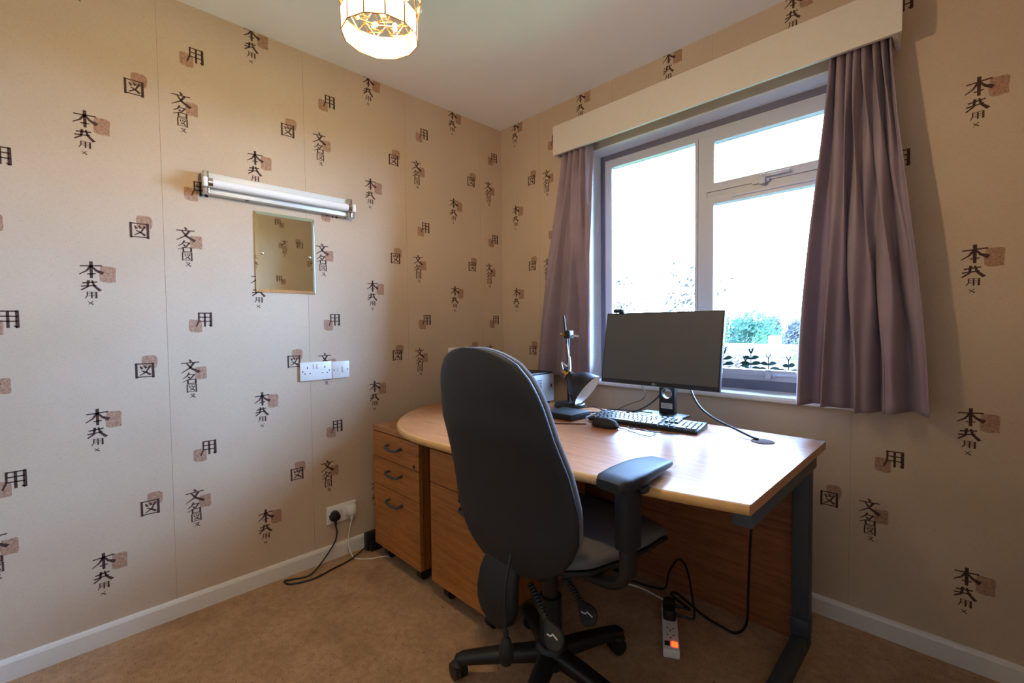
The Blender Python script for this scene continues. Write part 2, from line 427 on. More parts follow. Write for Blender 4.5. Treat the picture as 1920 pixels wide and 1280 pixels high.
wp(ring_frame(0.7565, 1.2455, 0.895, 1.997, 0.014, 0.108, 0.15), 'glazing_bead', M_frame)
for q in ((0.7705, 1.2315, 0.909, 1.983), (1.3225, 1.768, 1.7725, 1.961), (1.3205, 1.770, 0.919, 1.6775)):
    wp(MB().box(q[0], q[1], 0.134, 0.139, q[2], q[3]), 'pane', M_glass)
def lever(x, z, name='window_handle'):
    m = MB().box(x - 0.045, x + 0.025, 0.098, 0.104, z - 0.011, z + 0.007, bevel=0.002)
    o = wp(m, name, M_frame)
    h = MB().box(x - 0.012, x + 0.012, 0.082, 0.098, z - 0.02, z + 0.022, bevel=0.004)
    h.box(x + 0.0, x + 0.105, 0.082, 0.092, z + 0.006, z + 0.020, bevel=0.003)
    c = h.build('lever', M_frame, o); c.matrix_parent_inverse = (Matrix.Translation(win.location)).inverted()
    c.parent = o; c.matrix_parent_inverse = Matrix.Identity(4)
    return o
lever(1.53, 1.738); lever(1.56, 0.903)
wp(MB().box(1.40, 1.74, 0.096, 0.1035, 1.692, 1.704, bevel=0.002), 'ventilator_strip', M_frame)
# sill board
sl = MB().prism([(0.108, 0.802), (0.108, 0.831), (-0.018, 0.831), (-0.028, 0.826), (-0.03, 0.816), (-0.028, 0.806), (-0.02, 0.801)], 0.63, 1.907, 'x')
wp(sl, 'window_sill', M_gloss_white)

# ------------------------------------------------------------------ pelmet, track, curtains
pel = thing('pelmet', 'long cream painted pelmet board above the window', 'pelmet', (1.27, -0.06, 2.05))
world_part(MB().box(0.548, 1.995, -0.125, -0.110, 2.048, 2.204, bevel=0.001).build('front_board', M_pelmet, smooth=False), pel)
world_part(MB().box(0.548, 0.563, -0.109, -0.0005, 2.048, 2.204).build('end_board', M_pelmet, smooth=False), pel)
world_part(MB().box(1.970, 1.983, -0.109, -0.0005, 2.048, 2.204).build('end_board', M_pelmet, smooth=False), pel)
trk = MB().box(0.58, 1.965, -0.066, -0.05, 2.125, 2.14)
for x in (0.7, 1.28, 1.85): trk.box(x - 0.01, x + 0.01, -0.05, -0.0005, 2.125, 2.145)
tag(trk.build('curtain_track', M_white_plastic, smooth=False), 'white plastic curtain track behind the pelmet', 'curtain track')
def curtain_mat():
    t = NT('mauve_curtain_fabric'); v = t.pos()
    wv = t.noise(t.pos((700, 700, 900)), 1.0, 2); n = t.noise(v, 7, 3)
    c = t.ramp(n, [(0.3, lin((148, 128, 138))), (0.7, lin((162, 142, 152)))])
    c = t.mixc(0.5, c, t.ramp(wv, [(0.35, (0.75, 0.75, 0.75)), (0.6, (1, 1, 1))]), 'MULTIPLY')
    t.link(c, t.b.inputs['Base Color']); t.b.inputs['Roughness'].default_value = 0.75; t.b.inputs['Sheen Weight'].default_value = 0.25
    t.bump(wv, 0.15, 0.0005)
    tl = t.node('ShaderNodeBsdfTranslucent'); t.link(c, tl.inputs['Color']); mx = t.node('ShaderNodeMixShader'); mx.inputs[0].default_value = 0.12
    t.link(t.b.outputs[0], mx.inputs[1]); t.link(tl.outputs[0], mx.inputs[2]); t.link(mx.outputs[0], t.out.inputs[0]); return t.m
M_curtain = curtain_mat()
def curtain(name, label, xt0, xt1, xb0, xb1, z0, z1, nt, nb, ph, yc=-0.068, edge=None):
    NU, NV = 150, 60; bm = bmesh.new(); grid = []
    for j in range(NV + 1):
        v = j / NV; z = z1 + (z0 - z1) * v; row = []
        s = v ** 0.9
        fl = s * s * (3 - 2 * s) * 0.6 + s * 0.4
        for i in range(NU + 1):
            u = i / NU
            x0 = xt0 + (xb0 - xt0) * fl; x1 = xt1 + (xb1 - xt1) * fl
            uu = u + 0.018 * math.sin(2 * PI * (u * 2.3 + 0.6 * v))
            pt = math.sin(2 * PI * nt * uu + ph); pb = math.sin(2 * PI * nb * uu + ph * 1.7 + 0.5)
            wt = max(0.0, 1 - v * 1.15) ** 1.2
            amp_t, amp_b = 0.024, 0.048
            y = yc + wt * amp_t * pt + (1 - wt) * amp_b * (0.78 * pb + 0.30 * math.sin(2 * PI * (nb * 2.2) * uu + 1.1 + ph))
            x = x0 + (x1 - x0) * u + 0.010 * math.cos(2 * PI * (nt * wt + nb * (1 - wt)) * uu + ph) * (0.5 + 0.5 * v) * math.sin(PI * u) ** 0.7
            row.append(bm.verts.new((x, min(-0.038, max(-0.1085 if z > 2.03 else -0.165, y - 0.030 * min(1, v * 2))), z + 0.006 * math.sin(9 * u) * v)))
        grid.append(row)
    for j in range(NV):
        for i in range(NU): bm.faces.new((grid[j][i], grid[j + 1][i], grid[j + 1][i + 1], grid[j][i + 1]))
    me = bpy.data.meshes.new(name); bm.to_mesh(me); bm.free(); me.materials.append(M_curtain); me.shade_smooth()
    cu = bpy.data.objects.new('drape', me); md = cu.modifiers.new('thickness', 'SOLIDIFY'); md.thickness = 0.003; md.offset = 0
    root = thing(name, label, 'curtain', ((xb0 + xb1) / 2, yc, z0))
    COL.objects.link(cu); world_part(cu, root)
    tp = MB().box(xt0 + 0.004, xt1 - 0.004, yc - 0.0, yc + 0.003, z1, 2.128)
    world_part(tp.build('heading_tape', M_curtain, smooth=False), root)
    return root
curtain('curtain', 'short mauve curtain hanging left of the monitor', 0.572, 0.762, 0.357, 0.80, 0.838, 2.09, 5.2, 2.6, 0.4)
curtain('curtain', 'flared mauve curtain at the right end of the window', 1.795, 1.962, 1.715, 2.078, 0.818, 2.09, 7.2, 4.1, 2.2)

# ------------------------------------------------------------------ pendant lamp
def capiz_mat():
    t = NT('capiz_shell'); v = t.pos(); n = t.noise(v, 45, 5, 0.7)
    c = t.ramp(n, [(0.3, (0.74, 0.60, 0.38)), (0.65, (0.88, 0.80, 0.64))]); t.link(c, t.b.inputs['Base Color']); t.b.inputs['Roughness'].default_value = 0.35
    tl = t.node('ShaderNodeBsdfTranslucent'); t.link(c, tl.inputs['Color']); mx = t.node('ShaderNodeMixShader'); mx.inputs[0].default_value = 0.28
    t.link(t.b.outputs[0], mx.inputs[1]); t.link(tl.outputs[0], mx.inputs[2]); t.link(mx.outputs[0], t.out.inputs[0]); return t.m
M_capiz = capiz_mat()
LX, LYY, LZ = 1.165, -1.492, 1.812
pend = thing('pendant_lamp', 'lit shell-panel pendant lamp with brass wire lattice hanging from the ceiling', 'pendant lamp', (LX, LYY, LZ))
R1, N1 = 0.088, 12
def ringpt(R, a, z): return Vector((R * math.cos(a), R * math.sin(a), z))
A0 = math.radians(8)
ring = MB()
def wire(pts, name, r=0.0013, n=6, closed=False): return MB().tube(pts, r, n, closed=closed).build(name, M_brass, pend)
corners = [A0 + 2 * PI * k / N1 for k in range(N1)]
T1 = 0.052; T2 = 0.125; T3 = 0.19
for (R, z) in ((R1, 0), (R1, T1), (0.096, T1 + 0.035), (0.082, T2), (0.070, T3)):
    wire([ringpt(R, a, z) for a in corners], 'ring_wire', closed=True)
def pane(a, b, R_a, R_b, z0, z1):
    p = [ringpt(R_a, a, z0), ringpt(R_a, b, z0), ringpt(R_b, b, z1), ringpt(R_b, a, z1)]
    m = MB(); m.face(p); return m.build('shell_panel', M_capiz, pend, smooth=False)
for k in range(N1):
    a, b = corners[k], corners[(k + 1) % N1]
    if b < a: b += 2 * PI
    g = 0.012
    pane(a + g, b - g, R1, R1, 0.001, T1 - 0.001); pane(a + g, b - g, 0.082, 0.070, T2 + 0.001, T3 - 0.001)
    wire([ringpt(R1, a, 0), ringpt(R1, a, T1)], 'rib_wire', 0.0015)
    wire([ringpt(0.082, a, T2), ringpt(0.070, a, T3)], 'rib_wire', 0.0015)
    # lattice collar with a bead in each diamond
    m = (a + b) / 2; zm = T1 + 0.035
    wire([ringpt(R1, a, T1), ringpt(0.096, m, zm), ringpt(0.082, a, T2)], 'lattice_wire'); wire([ringpt(R1, b, T1), ringpt(0.096, m, zm), ringpt(0.082, b, T2)], 'lattice_wire')
    MB().ball(ringpt(0.094, a, zm), 0.007, 2).build('bead', M_capiz, pend)
# flat lattice across the drum: diamonds with beads, seen from below
zl = T1
for row, nn in ((-0.040, 2), (0.010, 3), (0.056, 2)):
    for i in range(nn):
        cx = (i - (nn - 1) / 2) * 0.052; cy = row; d = 0.026
        for sc_ in (1.0, 0.45):
            P = [Vector((cx + d * sc_, cy, zl)), Vector((cx, cy + d * sc_, zl)), Vector((cx - d * sc_, cy, zl)), Vector((cx, cy - d * sc_, zl))]
            wire(P, 'lattice_wire', 0.0011, 5, True)
        wire([(cx - d, cy, zl), (cx - d * 0.45, cy, zl)], 'lattice_wire', 0.0011, 5); wire([(cx + d * .45, cy, zl), (cx + d, cy, zl)], 'lattice_wire', 0.0011, 5)
        wire([(cx, cy - d, zl), (cx, cy - d * 0.45, zl)], 'lattice_wire', 0.0011, 5); wire([(cx, cy + d * .45, zl), (cx, cy + d, zl)], 'lattice_wire', 0.0011, 5)
        MB().ball((cx, cy, zl), 0.006, 2).build('bead', M_capiz, pend)
ZT = HC - LZ
MB().tube([(0, 0, T3 + 0.02), (0, 0, ZT - 0.03)], 0.0035, 8).build('cord', M_white_cable, pend)
MB().lathe([(0.018, T3 - 0.05), (0.021, T3 - 0.01), (0.018, T3 + 0.02), (0.006, T3 + 0.028)], 20).build('bulb_holder', M_white_plastic, pend)
for k in range(3):
    a = 2 * PI * k / 3; wire([ringpt(0.018, a, T3), ringpt(0.070, a, T3)], 'spider_wire', 0.0015)
MB().lathe([(0.05, ZT - 0.002), (0.05, ZT - 0.012), (0.035, ZT - 0.025), (0.012, ZT - 0.034)], 28).build('ceiling_rose', M_white_plastic, pend)
M_bulb = plain('lit_bulb', (255, 240, 210), 0.3)
_b = M_bulb.node_tree.nodes['Principled BSDF']; _b.inputs['Emission Color'].default_value = (*BULB_COLOR, 1); _b.inputs['Emission Strength'].default_value = BULB_STRENGTH
MB().lathe([(0.012, T3 - 0.05), (0.014, T3 - 0.062), (0.028, T3 - 0.085), (0.029, T3 - 0.10), (0.020, T3 - 0.118), (0.006, T3 - 0.126)], 20).build('bulb', M_bulb, pend)

# ------------------------------------------------------------------ mirror and strip light
def mirror_mat():
    t = NT('silvered_glass'); t.b.inputs['Base Color'].default_value = (0.88, 0.96, 0.86, 1); t.b.inputs['Metallic'].default_value = 1; t.b.inputs['Roughness'].default_value = 0.02; return t.m
M_mirror = mirror_mat()
mir = thing('wall_mirror', 'small rectangular mirror hanging under the strip light', 'mirror', (0.0, -1.334, 1.281))
y0, y1, z0, z1, bv = -1.460, -1.208, 1.281, 1.628, 0.013
world_part(MB().rings([[(0.001, y0, z0), (0.001, y1, z0), (0.001, y1, z1), (0.001, y0, z1)], [(0.004, y0, z0), (0.004, y1, z0), (0.004, y1, z1), (0.004, y0, z1)], [(0.007, y0 + bv, z0 + bv), (0.007, y1 - bv, z0 + bv), (0.007, y1 - bv, z1 - bv), (0.007, y0 + bv, z1 - bv)]]).build('bevelled_glass', M_mirror, smooth=False), mir)
for yy in (y0 + 0.026, y1 - 0.026):
    world_part(MB().lathe([(0.0065, 0.007), (0.0065, 0.0095), (0.0045, 0.0125), (0.001, 0.0138)], 16, Matrix.Translation((0, yy, (z0 + z1) / 2 - 0.005)) @ rot_to((1, 0, 0))).build('screw_cap', M_chrome), mir)
sl_ = thing('strip_light', 'unlit fluorescent strip light with chrome ends mounted above the mirror', 'strip light', (0.0, -1.335, 1.70))
M_satin = plain('satin_white_metal', (222, 224, 220), 0.35, 0.2, var=0.02)
M_tube = plain('fluorescent_tube_glass', (236, 236, 234), 0.15, var=0.01)
ya, yb = -1.650, -1.040
world_part(MB().box(0.0015, 0.038, ya + 0.022, yb - 0.022, 1.660, 1.742, bevel=0.003).build('housing', M_satin), sl_)
for a, b in ((ya, ya + 0.022), (yb - 0.022, yb)):
    world_part(MB().box(0.0015, 0.050, a, b, 1.657, 1.745, bevel=0.004).build('end_cap', M_chrome), sl_)
for a, s in ((ya + 0.004, 1), (yb - 0.004, -1)):
    world_part(MB().box(0.0505, 0.078, a - 0.008, a + 0.010, 1.676, 1.716, bevel=0.007).build('lampholder', M_white_plastic), sl_)
tb = world_part(MB().tube([(0.058, ya + 0.03, 1.697), (0.058, yb - 0.03, 1.697)], 0.0178, 24).build('tube', M_tube), sl_)
for a in (ya + 0.014, yb - 0.03):
    c = MB().tube([(0.058, a, 1.697), (0.058, a + 0.016, 1.697)], 0.0181, 24).build('tube_collar', M_chrome, tb); c.matrix_parent_inverse = Matrix.Identity(4)
world_part(MB().lathe([(0.007, 0), (0.007, 0.004)], 14, Matrix.Translation((0.024, ya + 0.16, 1.6625)) @ rot_to((0, 0, -1))).build('pull_switch_hole', M_black), sl_)

# ------------------------------------------------------------------ sockets (built facing +x on the left wall)
M_slot = plain('dark_slot', (40, 38, 36), 0.6)
def rocker(mb, y, z): mb.box(0.009, 0.0125, y - 0.006, y + 0.006, z - 0.011, z + 0.011, bevel=0.0012)
def socket2(label, yc, zc):
    s = thing('double_socket', label, 'socket', (0, yc, zc))
    MB().box(0.0008, 0.0095, -0.073, 0.073, -0.043, 0.043, bevel=0.0022).build('plate', M_white_plastic, s)
    for k in (-1, 1):
        m = MB(); rocker(m, k * 0.008, 0.022); m.build('rocker_switch', M_white_plastic, s)
        h = MB(); c = k * 0.040
        h.box(0.0093, 0.0098, c - 0.002, c + 0.002, 0.012, 0.021).box(0.0093, 0.0098, c - 0.0145, c - 0.0085, -0.012, -0.008).box(0.0093, 0.0098, c + 0.0085, c + 0.0145, -0.012, -0.008)
        h.build('pin_holes', M_slot, s, smooth=False)
        MB().lathe([(0.003, 0.0092), (0.003, 0.0101)], 12, Matrix.Translation((0, k * 0.0615, 0)) @ rot_to((1, 0, 0))).build('screw', M_slot, s)
    return s
socket2('white double socket on the wall below the mirror', -1.217, 0.921)
s = thing('switch_plate', 'white single switch plate directly right of the upper double socket', 'switch', (0, -1.099, 0.919))
MB().box(0.0008, 0.0095, -0.043, 0.043, -0.041, 0.041, bevel=0.0022).build('plate', M_white_plastic, s)
m = MB(); m.box(0.009, 0.013, 0.006, 0.020, -0.013, 0.013, bevel=0.0015); m.build('rocker_switch', M_white_plastic, s)
MB().box(0.0093, 0.0099, -0.016, -0.0145, -0.009, 0.009).build('indicator_line', M_slot, s, smooth=False)
for k in (-1, 1): MB().lathe([(0.003, 0.0092), (0.003, 0.0101)], 12, Matrix.Translation((0, k * 0.034, 0)) @ rot_to((1, 0, 0))).build('screw', M_slot, s)
socket2('white double socket low on the wall with plugs in it', -1.111, 0.216)
socket2('white wall plate mostly hidden behind the chair backrest', -0.373, 0.954)
# black plug in lower socket
pl = thing('power_plug', 'black plug in the left half of the low wall socket', 'plug', (0.0098, -1.151, 0.212))
def plugbody(n=20):
    rg = []
    for d, sx in ((0.0, 0.92), (0.004, 1.0), (0.022, 0.98), (0.030, 0.80), (0.034, 0.45)):
        rg.append([(d, sx * 0.025 * math.copysign(abs(math.cos(2 * PI * k / n)) ** .7, math.cos(2 * PI * k / n)) * (1 - 0.22 * (math.sin(2 * PI * k / n) > 0.3)), 0.001 + sx * 0.024 * math.copysign(abs(math.sin(2 * PI * k / n)) ** .7, math.sin(2 * PI * k / n))) for k in range(n)])
    return MB().rings(rg)
plugbody().build('plug_body', M_black, pl)
MB().tube([(0.016, 0, -0.022), (0.017, 0.001, -0.050)], [0.0075, 0.004], 10).build('strain_relief', M_black, pl)
pc = [(0.027, -1.150, 0.168), (0.033, -1.148, 0.13), (0.035, -1.165, 0.085), (0.060, -1.235, 0.030), (0.085, -1.30, 0.006), (0.060, -1.37, 0.005), (0.050, -1.395, 0.005), (0.095, -1.385, 0.005), (0.125, -1.30, 0.005), (0.105, -1.20, 0.005), (0.090, -1.12, 0.006), (0.078, -1.05, 0.022), (0.068, -1.012, 0.037)]
tag(MB().tube(smooth_path(pc), 0.0036, 8).build('power_cable', M_black_cable), 'black cable looping on the carpet from plug to power brick', 'cable')
ch = thing('usb_charger', 'white square charger plugged in the right half of the low wall socket', 'charger', (0.0098, -1.071, 0.222))
MB().box(0.0, 0.030, -0.021, 0.021, -0.022, 0.022, bevel=0.004).build('charger_body', M_white_plastic, ch)
MB().box(0.014, 0.024, -0.006, 0.006, -0.046, -0.022, bevel=0.002).build('cable_connector', M_white_plastic, ch)
wc = [(0.028, -1.071, 0.176), (0.030, -1.083, 0.13), (0.036, -1.094, 0.06), (0.070, -1.090, 0.012), (0.105, -1.075, 0.004), (0.145, -1.035, 0.004), (0.165, -0.99, 0.004), (0.190, -0.95, 0.004), (0.23, -0.86, 0.004)]
tag(MB().tube(smooth_path(wc), 0.0026, 8).build('charging_cable', M_white_cable), 'white cable falling from the charger and running under the drawers', 'cable')
br = thing('power_brick', 'black power adapter standing against the skirting beside the drawers', 'power adapter', (0.055, -0.965, 0.0))
MB().box(-0.024, 0.010, -0.045, 0.045, 0.001, 0.088, M=Matrix.Rotation(math.radians(-4), 4, 'Y'), bevel=0.005).build('brick_body', M_black, br)
MB().box(0.012, 0.030, -0.034, 0.030, 0.002, 0.052, bevel=0.004).build('plug_block', M_black, br)

# ------------------------------------------------------------------ desk
DZ = 0.725
desk = thing('office_desk', 'wave-shaped oak veneer office desk with dark grey metal legs under the window', 'desk', (1.0, -0.6, 0))
ctl = [(1.828, -0.985), (1.65, -1.028), (1.42, -1.065), (1.15, -1.115), (0.90, -1.145), (0.70, -1.145), (0.555, -1.100), (0.43, -1.020), (0.315, -0.895), (0.245, -0.76), (0.215, -0.62)]
front = [(p.x, p.y) for p in smooth_path([(x, y, 0) for x, y in ctl], 4)]
outline = [(1.828, -0.243)] + front + [(0.21, -0.243)]
outline = outline[::-1]
world_part(MB().prism(outline, DZ - 0.003, DZ, 'z').build('top_surface', M_oak_top, smooth=False), desk)
# moulded edge: half-round along the outline
core = MB().prism([(1 * x, y) for x, y in outline], DZ - 0.026, DZ - 0.0032, 'z'); world_part(core.build('top_board', M_oak_edge, smooth=False), desk)
ed = []
path = [(1.828, -0.985)] + front[1:]
prof = [(0, 0), (0.006, -0.0012), (0.0105, -0.005), (0.0125, -0.011), (0.0115, -0.018), (0.008, -0.0235), (0.0, -0.026)]
rg = []
for i, (x, y) in enumerate(path):
    a = Vector(path[max(i - 1, 0)]); b = Vector(path[min(i + 1, len(path) - 1)]); d = (b - a).normalized(); nrm = Vector((-d.y, d.x))
    if nrm.dot(Vector((x, y)) - Vector((1.1, -0.5))) < 0: nrm = -nrm
    rg.append([(x + nrm.x * u, y + nrm.y * u, DZ + v) for u, v in prof])
world_part(MB().rings(rg).build('rounded_edge', M_oak_edge, angle=1.0), desk)
world_part(MB().box(1.8282, 1.8302, -0.986, -0.243, DZ - 0.026, DZ).build('end_edging', M_oak_top, smooth=False), desk)
def leg(xc, y_front, name_side):
    world_part(MB().box(xc - 0.025, xc + 0.025, -0.30, -0.247, 0.02, DZ - 0.0262, bevel=0.004).build('leg_upright', M_steel_grey), desk)
    world_part(MB().box(xc + 0.0, xc + 0.045, y_front, -0.3005, DZ - 0.078, DZ - 0.0262, bevel=0.003).build('leg_beam', M_steel_grey), desk)
    f = world_part(MB().prism([(-0.235, 0.002), (-0.86, 0.002), (-0.86, 0.022), (-0.80, 0.034), (-0.30, 0.055), (-0.235, 0.055)], xc - 0.023, xc + 0.023, 'x', bevel=0.004).build('leg_foot', M_steel_grey), desk)
    c = MB().box(xc - 0.027, xc + 0.027, -0.302, -0.245, 0.056, 0.115, bevel=0.003).build('leg_collar', M_steel_grey, f); c.matrix_parent_inverse = Matrix.Identity(4)
leg(1.772, -0.935, 'r'); leg(0.560, -1.055, 'l')
world_part(MB().box(0.24, 1.746, -0.262, -0.246, 0.012, DZ - 0.0262).build('modesty_panel', M_oak_modesty, smooth=False), desk)
gm = world_part(MB().lathe([(0.034, DZ - 0.002), (0.036, DZ + 0.0015), (0.033, DZ + 0.003), (0.0, DZ + 0.0031)], 28, Matrix.Translation((1.680, -0.392, 0))).build('cable_grommet', plain('brown_plastic', (72, 42, 30), 0.85, spec=0.1)), desk)

# ------------------------------------------------------------------ drawer pedestals
def pedestal(label, x0, x1, group):
    yf, yk, zb, zt = -1.0, -0.45, 0.072, 0.652
    p = thing('drawer_pedestal', label, 'drawer unit', ((x0 + x1) / 2, yf, 0), group=group)
    L = lambda o: world_part(o, p)
    L(MB().box(x0, x1, yf + 0.0, yk, zt - 0.024, zt, bevel=0.002).build('top_panel', M_oak_top, smooth=False))
    L(MB().box(x0 + 0.001, x0 + 0.019, yf + 0.021, yk, zb, zt - 0.0245).box(x1 - 0.019, x1 - 0.001, yf + 0.021, yk, zb, zt - 0.0245).box(x0 + 0.019, x1 - 0.019, yf + 0.021, yk, zb, zb + 0.018).box(x0 + 0.019, x1 - 0.019, yk - 0.018, yk, zb + 0.018, zt - 0.0245).build('carcass', M_oak_side, smooth=False))
    hs = [(0.505, zt - 0.028), (0.372, 0.502), (zb, 0.369)]
    if group == 'wide':
        hs = [(0.488, zt - 0.028), (zb, 0.485)]
    for a, b in hs:
        d = L(MB().box(x0 + 0.001, x1 - 0.001, yf, yf + 0.019, a, b, bevel=0.0012).build('drawer_front', M_oak_front, smooth=False))
        cx = x0 + (0.205 if group != 'wide' else 0.272); cz = b - 0.052
        pts = smooth_path([(cx - 0.055, yf + 0.001, cz + 0.006), (cx - 0.055, yf - 0.018, cz + 0.004), (cx - 0.045, yf - 0.025, cz - 0.001), (cx, yf - 0.028, cz - 0.005), (cx + 0.045, yf - 0.025, cz - 0.001), (cx + 0.055, yf - 0.018, cz + 0.004), (cx + 0.055, yf + 0.001, cz + 0.006)], 5)
        h = MB().tube(pts, 0.0058, 10).build('handle', M_steel_grey, d); h.matrix_parent_inverse = Matrix.Identity(4)
    L(MB().lathe([(0.008, 0.0), (0.008, 0.002), (0.0, 0.0022)], 18, Matrix.Translation((x1 - 0.038, yf, 0.520)) @ rot_to((0, -1, 0))).build('lock', M_black))
    L(MB().box(x0 + 0.03, x1 - 0.03, yf + 0.03, yk - 0.02, zb - 0.012, zb - 0.0002).build('base_plate', M_steel_grey, smooth=False))
    for cx in (x0 + 0.06, x1 - 0.06):
        for cy in (yf + 0.055, yk - 0.06):
            c = L(MB().tube([(cx - 0.016, cy, 0.0295), (cx + 0.016, cy, 0.0295)], 0.0275, 20).build('caster_wheel', M_black))
            h = MB().box(cx - 0.018, cx + 0.018, cy - 0.014, cy + 0.020, 0.04, zb - 0.0125, bevel=0.004).build('caster_housing', M_black, c); h.matrix_parent_inverse = Matrix.Identity(4)
    return p
p1 = pedestal('three-drawer oak pedestal on black casters nearest the mirror wall', 0.130, 0.530, 'oak drawer pedestals')
p2 = pedestal('two-drawer oak pedestal on casters half hidden behind the chair', 0.612, 0.990, 'wide'); p2['group'] = 'oak drawer pedestals'
case = thing('black_case', 'flat black case standing against the panel under the desk', 'case', (0.98, -0.285, 0))
MB().box(-0.13, 0.11, -0.025, 0.020, 0.001, 0.296, bevel=0.008).build('case_body', M_black, case)
MB().box(-0.05, 0.03, -0.006, 0.004, 0.297, 0.307, bevel=0.002).build('case_handle', M_black, case)

# ------------------------------------------------------------------ monitor
M_screen = plain('matt_dark_screen', (76, 77, 79), 0.55, spec=0.6, var=0.01)
M_bezel = plain('black_bezel', (18, 18, 19), 0.4)
M_silver = plain('silver_plastic', (170, 172, 174), 0.4, 0.4)
mon = thing('monitor', 'black widescreen monitor with a thin silver edge on the desk', 'monitor', (1.222, -0.225, DZ), math.radians(0))
tilt = Matrix.Translation((0.004, -0.024, 0.294)) @ Matrix.Rotation(math.radians(-10.0), 4, 'X')
W2, H2 = 0.268, 0.1605
MB().box(-W2, W2, -0.0, 0.008, -H2, H2, M=tilt, bevel=0.0015).build('screen_bezel', M_bezel, mon)
MB().box(-W2 + 0.006, W2 - 0.006, -0.0012, 0.0005, -H2 + 0.018, H2 - 0.006, M=tilt).build('screen', M_screen, mon, smooth=False)
MB().box(-W2 - 0.001, W2 + 0.001, 0.0082, 0.016, -H2 - 0.001, H2 + 0.001, M=tilt, bevel=0.002).build('silver_rim', M_silver, mon)
MB().box(-W2 + 0.05, W2 - 0.05, 0.0162, 0.042, -H2 + 0.03, H2 - 0.04, M=tilt, bevel=0.01).build('rear_housing', M_black, mon)
# neck with a round cable hole
def neck():
    bm = bmesh.new(); w_, z0_, z1_ = 0.035, 0.010, 0.28; cz, R = 0.098, 0.0215; n = 32
    out = []; inn = []
    for k in range(n):
        a = 2 * PI * k / n; c, q = math.cos(a), math.sin(a); t = max(abs(c) / w_, abs(q) / w_)
        out.append((c / t, cz + q / t)); inn.append((R * c, cz + R * q))
    def V(p, y): return bm.verts.new((p[0], y, p[1]))
    for y, fl in ((0.0, 1), (0.022, 0)):
        o = [V(p, y) for p in out]; i_ = [V(p, y) for p in inn]
        for k in range(n): bm.faces.new((o[k], o[(k + 1) % n], i_[(k + 1) % n], i_[k]))
        lo_ = [V((-w_, z0_), y), V((w_, z0_), y), V((w_, cz - w_), y), V((-w_, cz - w_), y)]; bm.faces.new(lo_)
        hi_ = [V((-w_, cz + w_), y), V((w_, cz + w_), y), V((w_, z1_), y), V((-w_, z1_), y)]; bm.faces.new(hi_)
    for k in range(n):
        bm.faces.new([V(inn[k], 0), V(inn[(k + 1) % n], 0), V(inn[(k + 1) % n], .022), V(inn[k], .022)])
    P = [(-w_, z0_), (w_, z0_), (w_, z1_), (-w_, z1_)]
    for k in range(4): bm.faces.new([V(P[k], 0), V(P[(k + 1) % 4], 0), V(P[(k + 1) % 4], .022), V(P[k], .022)])
    bmesh.ops.remove_doubles(bm, verts=bm.verts, dist=1e-5); bmesh.ops.recalc_face_normals(bm, faces=bm.faces)
    me = bpy.data.meshes.new('stand_neck'); bm.to_mesh(me); bm.free(); me.materials.append(M_black); o = bpy.data.objects.new('stand_neck', me); o.location = (0.022, 0.0245, 0); return link(o, mon)
nk = neck()
MB().lathe([(0.0225, -0.001), (0.0245, 0.0), (0.0225, 0.001), (0.021, 0.0), (0.0225, -0.001)], 32, Matrix.Translation((0, -0.0008, 0.098)) @ rot_to((0, -1, 0)), cap=False).build('hole_rim', M_silver, nk)
M_label = plain('white_sticker', (206, 206, 206), 0.5)
stk = MB().box(-0.026, 0.026, -0.0006, -0.0001, 0.032, 0.056).build('sticker', M_label, nk, smooth=False)
MB().box(-0.09, 0.11, -0.098, 0.06, 0.0005, 0.010, bevel=0.003).build('stand_base', M_black, mon)
M_print = plain('grey_print', (150, 152, 155), 0.5)
def letters(txt, h, M, mat, name, parent, th=0.16):
    bm = bmesh.new(); x = 0
    F = {'D': [[(0, 0), (0, 1)], [(0, 1), (.45, .95), (.65, .5), (.45, .05), (0, 0)]], 'E': [[(0, 0), (0, 1)], [(0, 1), (.55, 1)], [(0, .5), (.5, .5)], [(0, 0), (.55, 0)]], 'L': [[(0, 1), (0, 0)], [(0, 0), (.5, 0)]], 'e': [[(0.05, .15), (.6, .45)], [(0.0, .4), (.55, .8)], [(0, .1), (.4, 0), (.6, .1)]]}
    for ch_ in txt:
        for st in F[ch_]:
            for a, b in zip(st, st[1:]):
                a, b = Vector(a), Vector(b); d = (b - a).normalized(); n_ = Vector((-d.y, d.x)) * th / 2
                bm.faces.new([bm.verts.new(M @ Vector(((x + q.x) * h, 0, q.y * h))) for q in (a - n_, b - n_, b + n_, a + n_)])
        x += 0.8
    me = bpy.data.meshes.new(name); bm.to_mesh(me); bm.free(); me.materials.append(mat); return link(bpy.data.objects.new(name, me), parent)
letters('DELL', 0.0075, tilt @ Matrix.Translation((-0.0115, -0.0006, -H2 + 0.0045)), plain('light_logo_print', (200, 202, 205), 0.4), 'maker_logo', mon)
for k, (a, b) in enumerate(((-.022, .016), (-.022, .006), (-.022, .018))):
    MB().box(a, b, -0.0009, -0.0006, 0.050 - k * 0.0065, 0.052 - k * 0.0065).build('sticker_print', M_print, stk, smooth=False)
wcam = thing('webcam', 'small black webcam perched on the top edge of the monitor', 'webcam', (1.020, -0.218, 1.1795))
rgs = [[(u, v, d) for u, v in sup(20, 0.7, 0.026 * s, 0.019 * s)] for d, s in ((-0.002, .8), (0.002, 1), (0.012, 1), (0.016, .8), (0.0175, .4))]
MB().rings(rgs).build('webcam_body', M_black, wcam)
MB().lathe([(0.006, 0), (0.006, 0.003), (0.004, 0.0035)], 16, Matrix.Translation((0, -0.0185, 0.007)) @ rot_to((0, -1, 0))).build('lens', M_bezel, wcam)
MB().box(-0.012, 0.012, 0.0215, 0.026, -0.04, 0.003, bevel=0.001).box(-0.012, 0.012, 0.016, 0.022, -0.002, 0.003).build('clip', M_black, wcam)

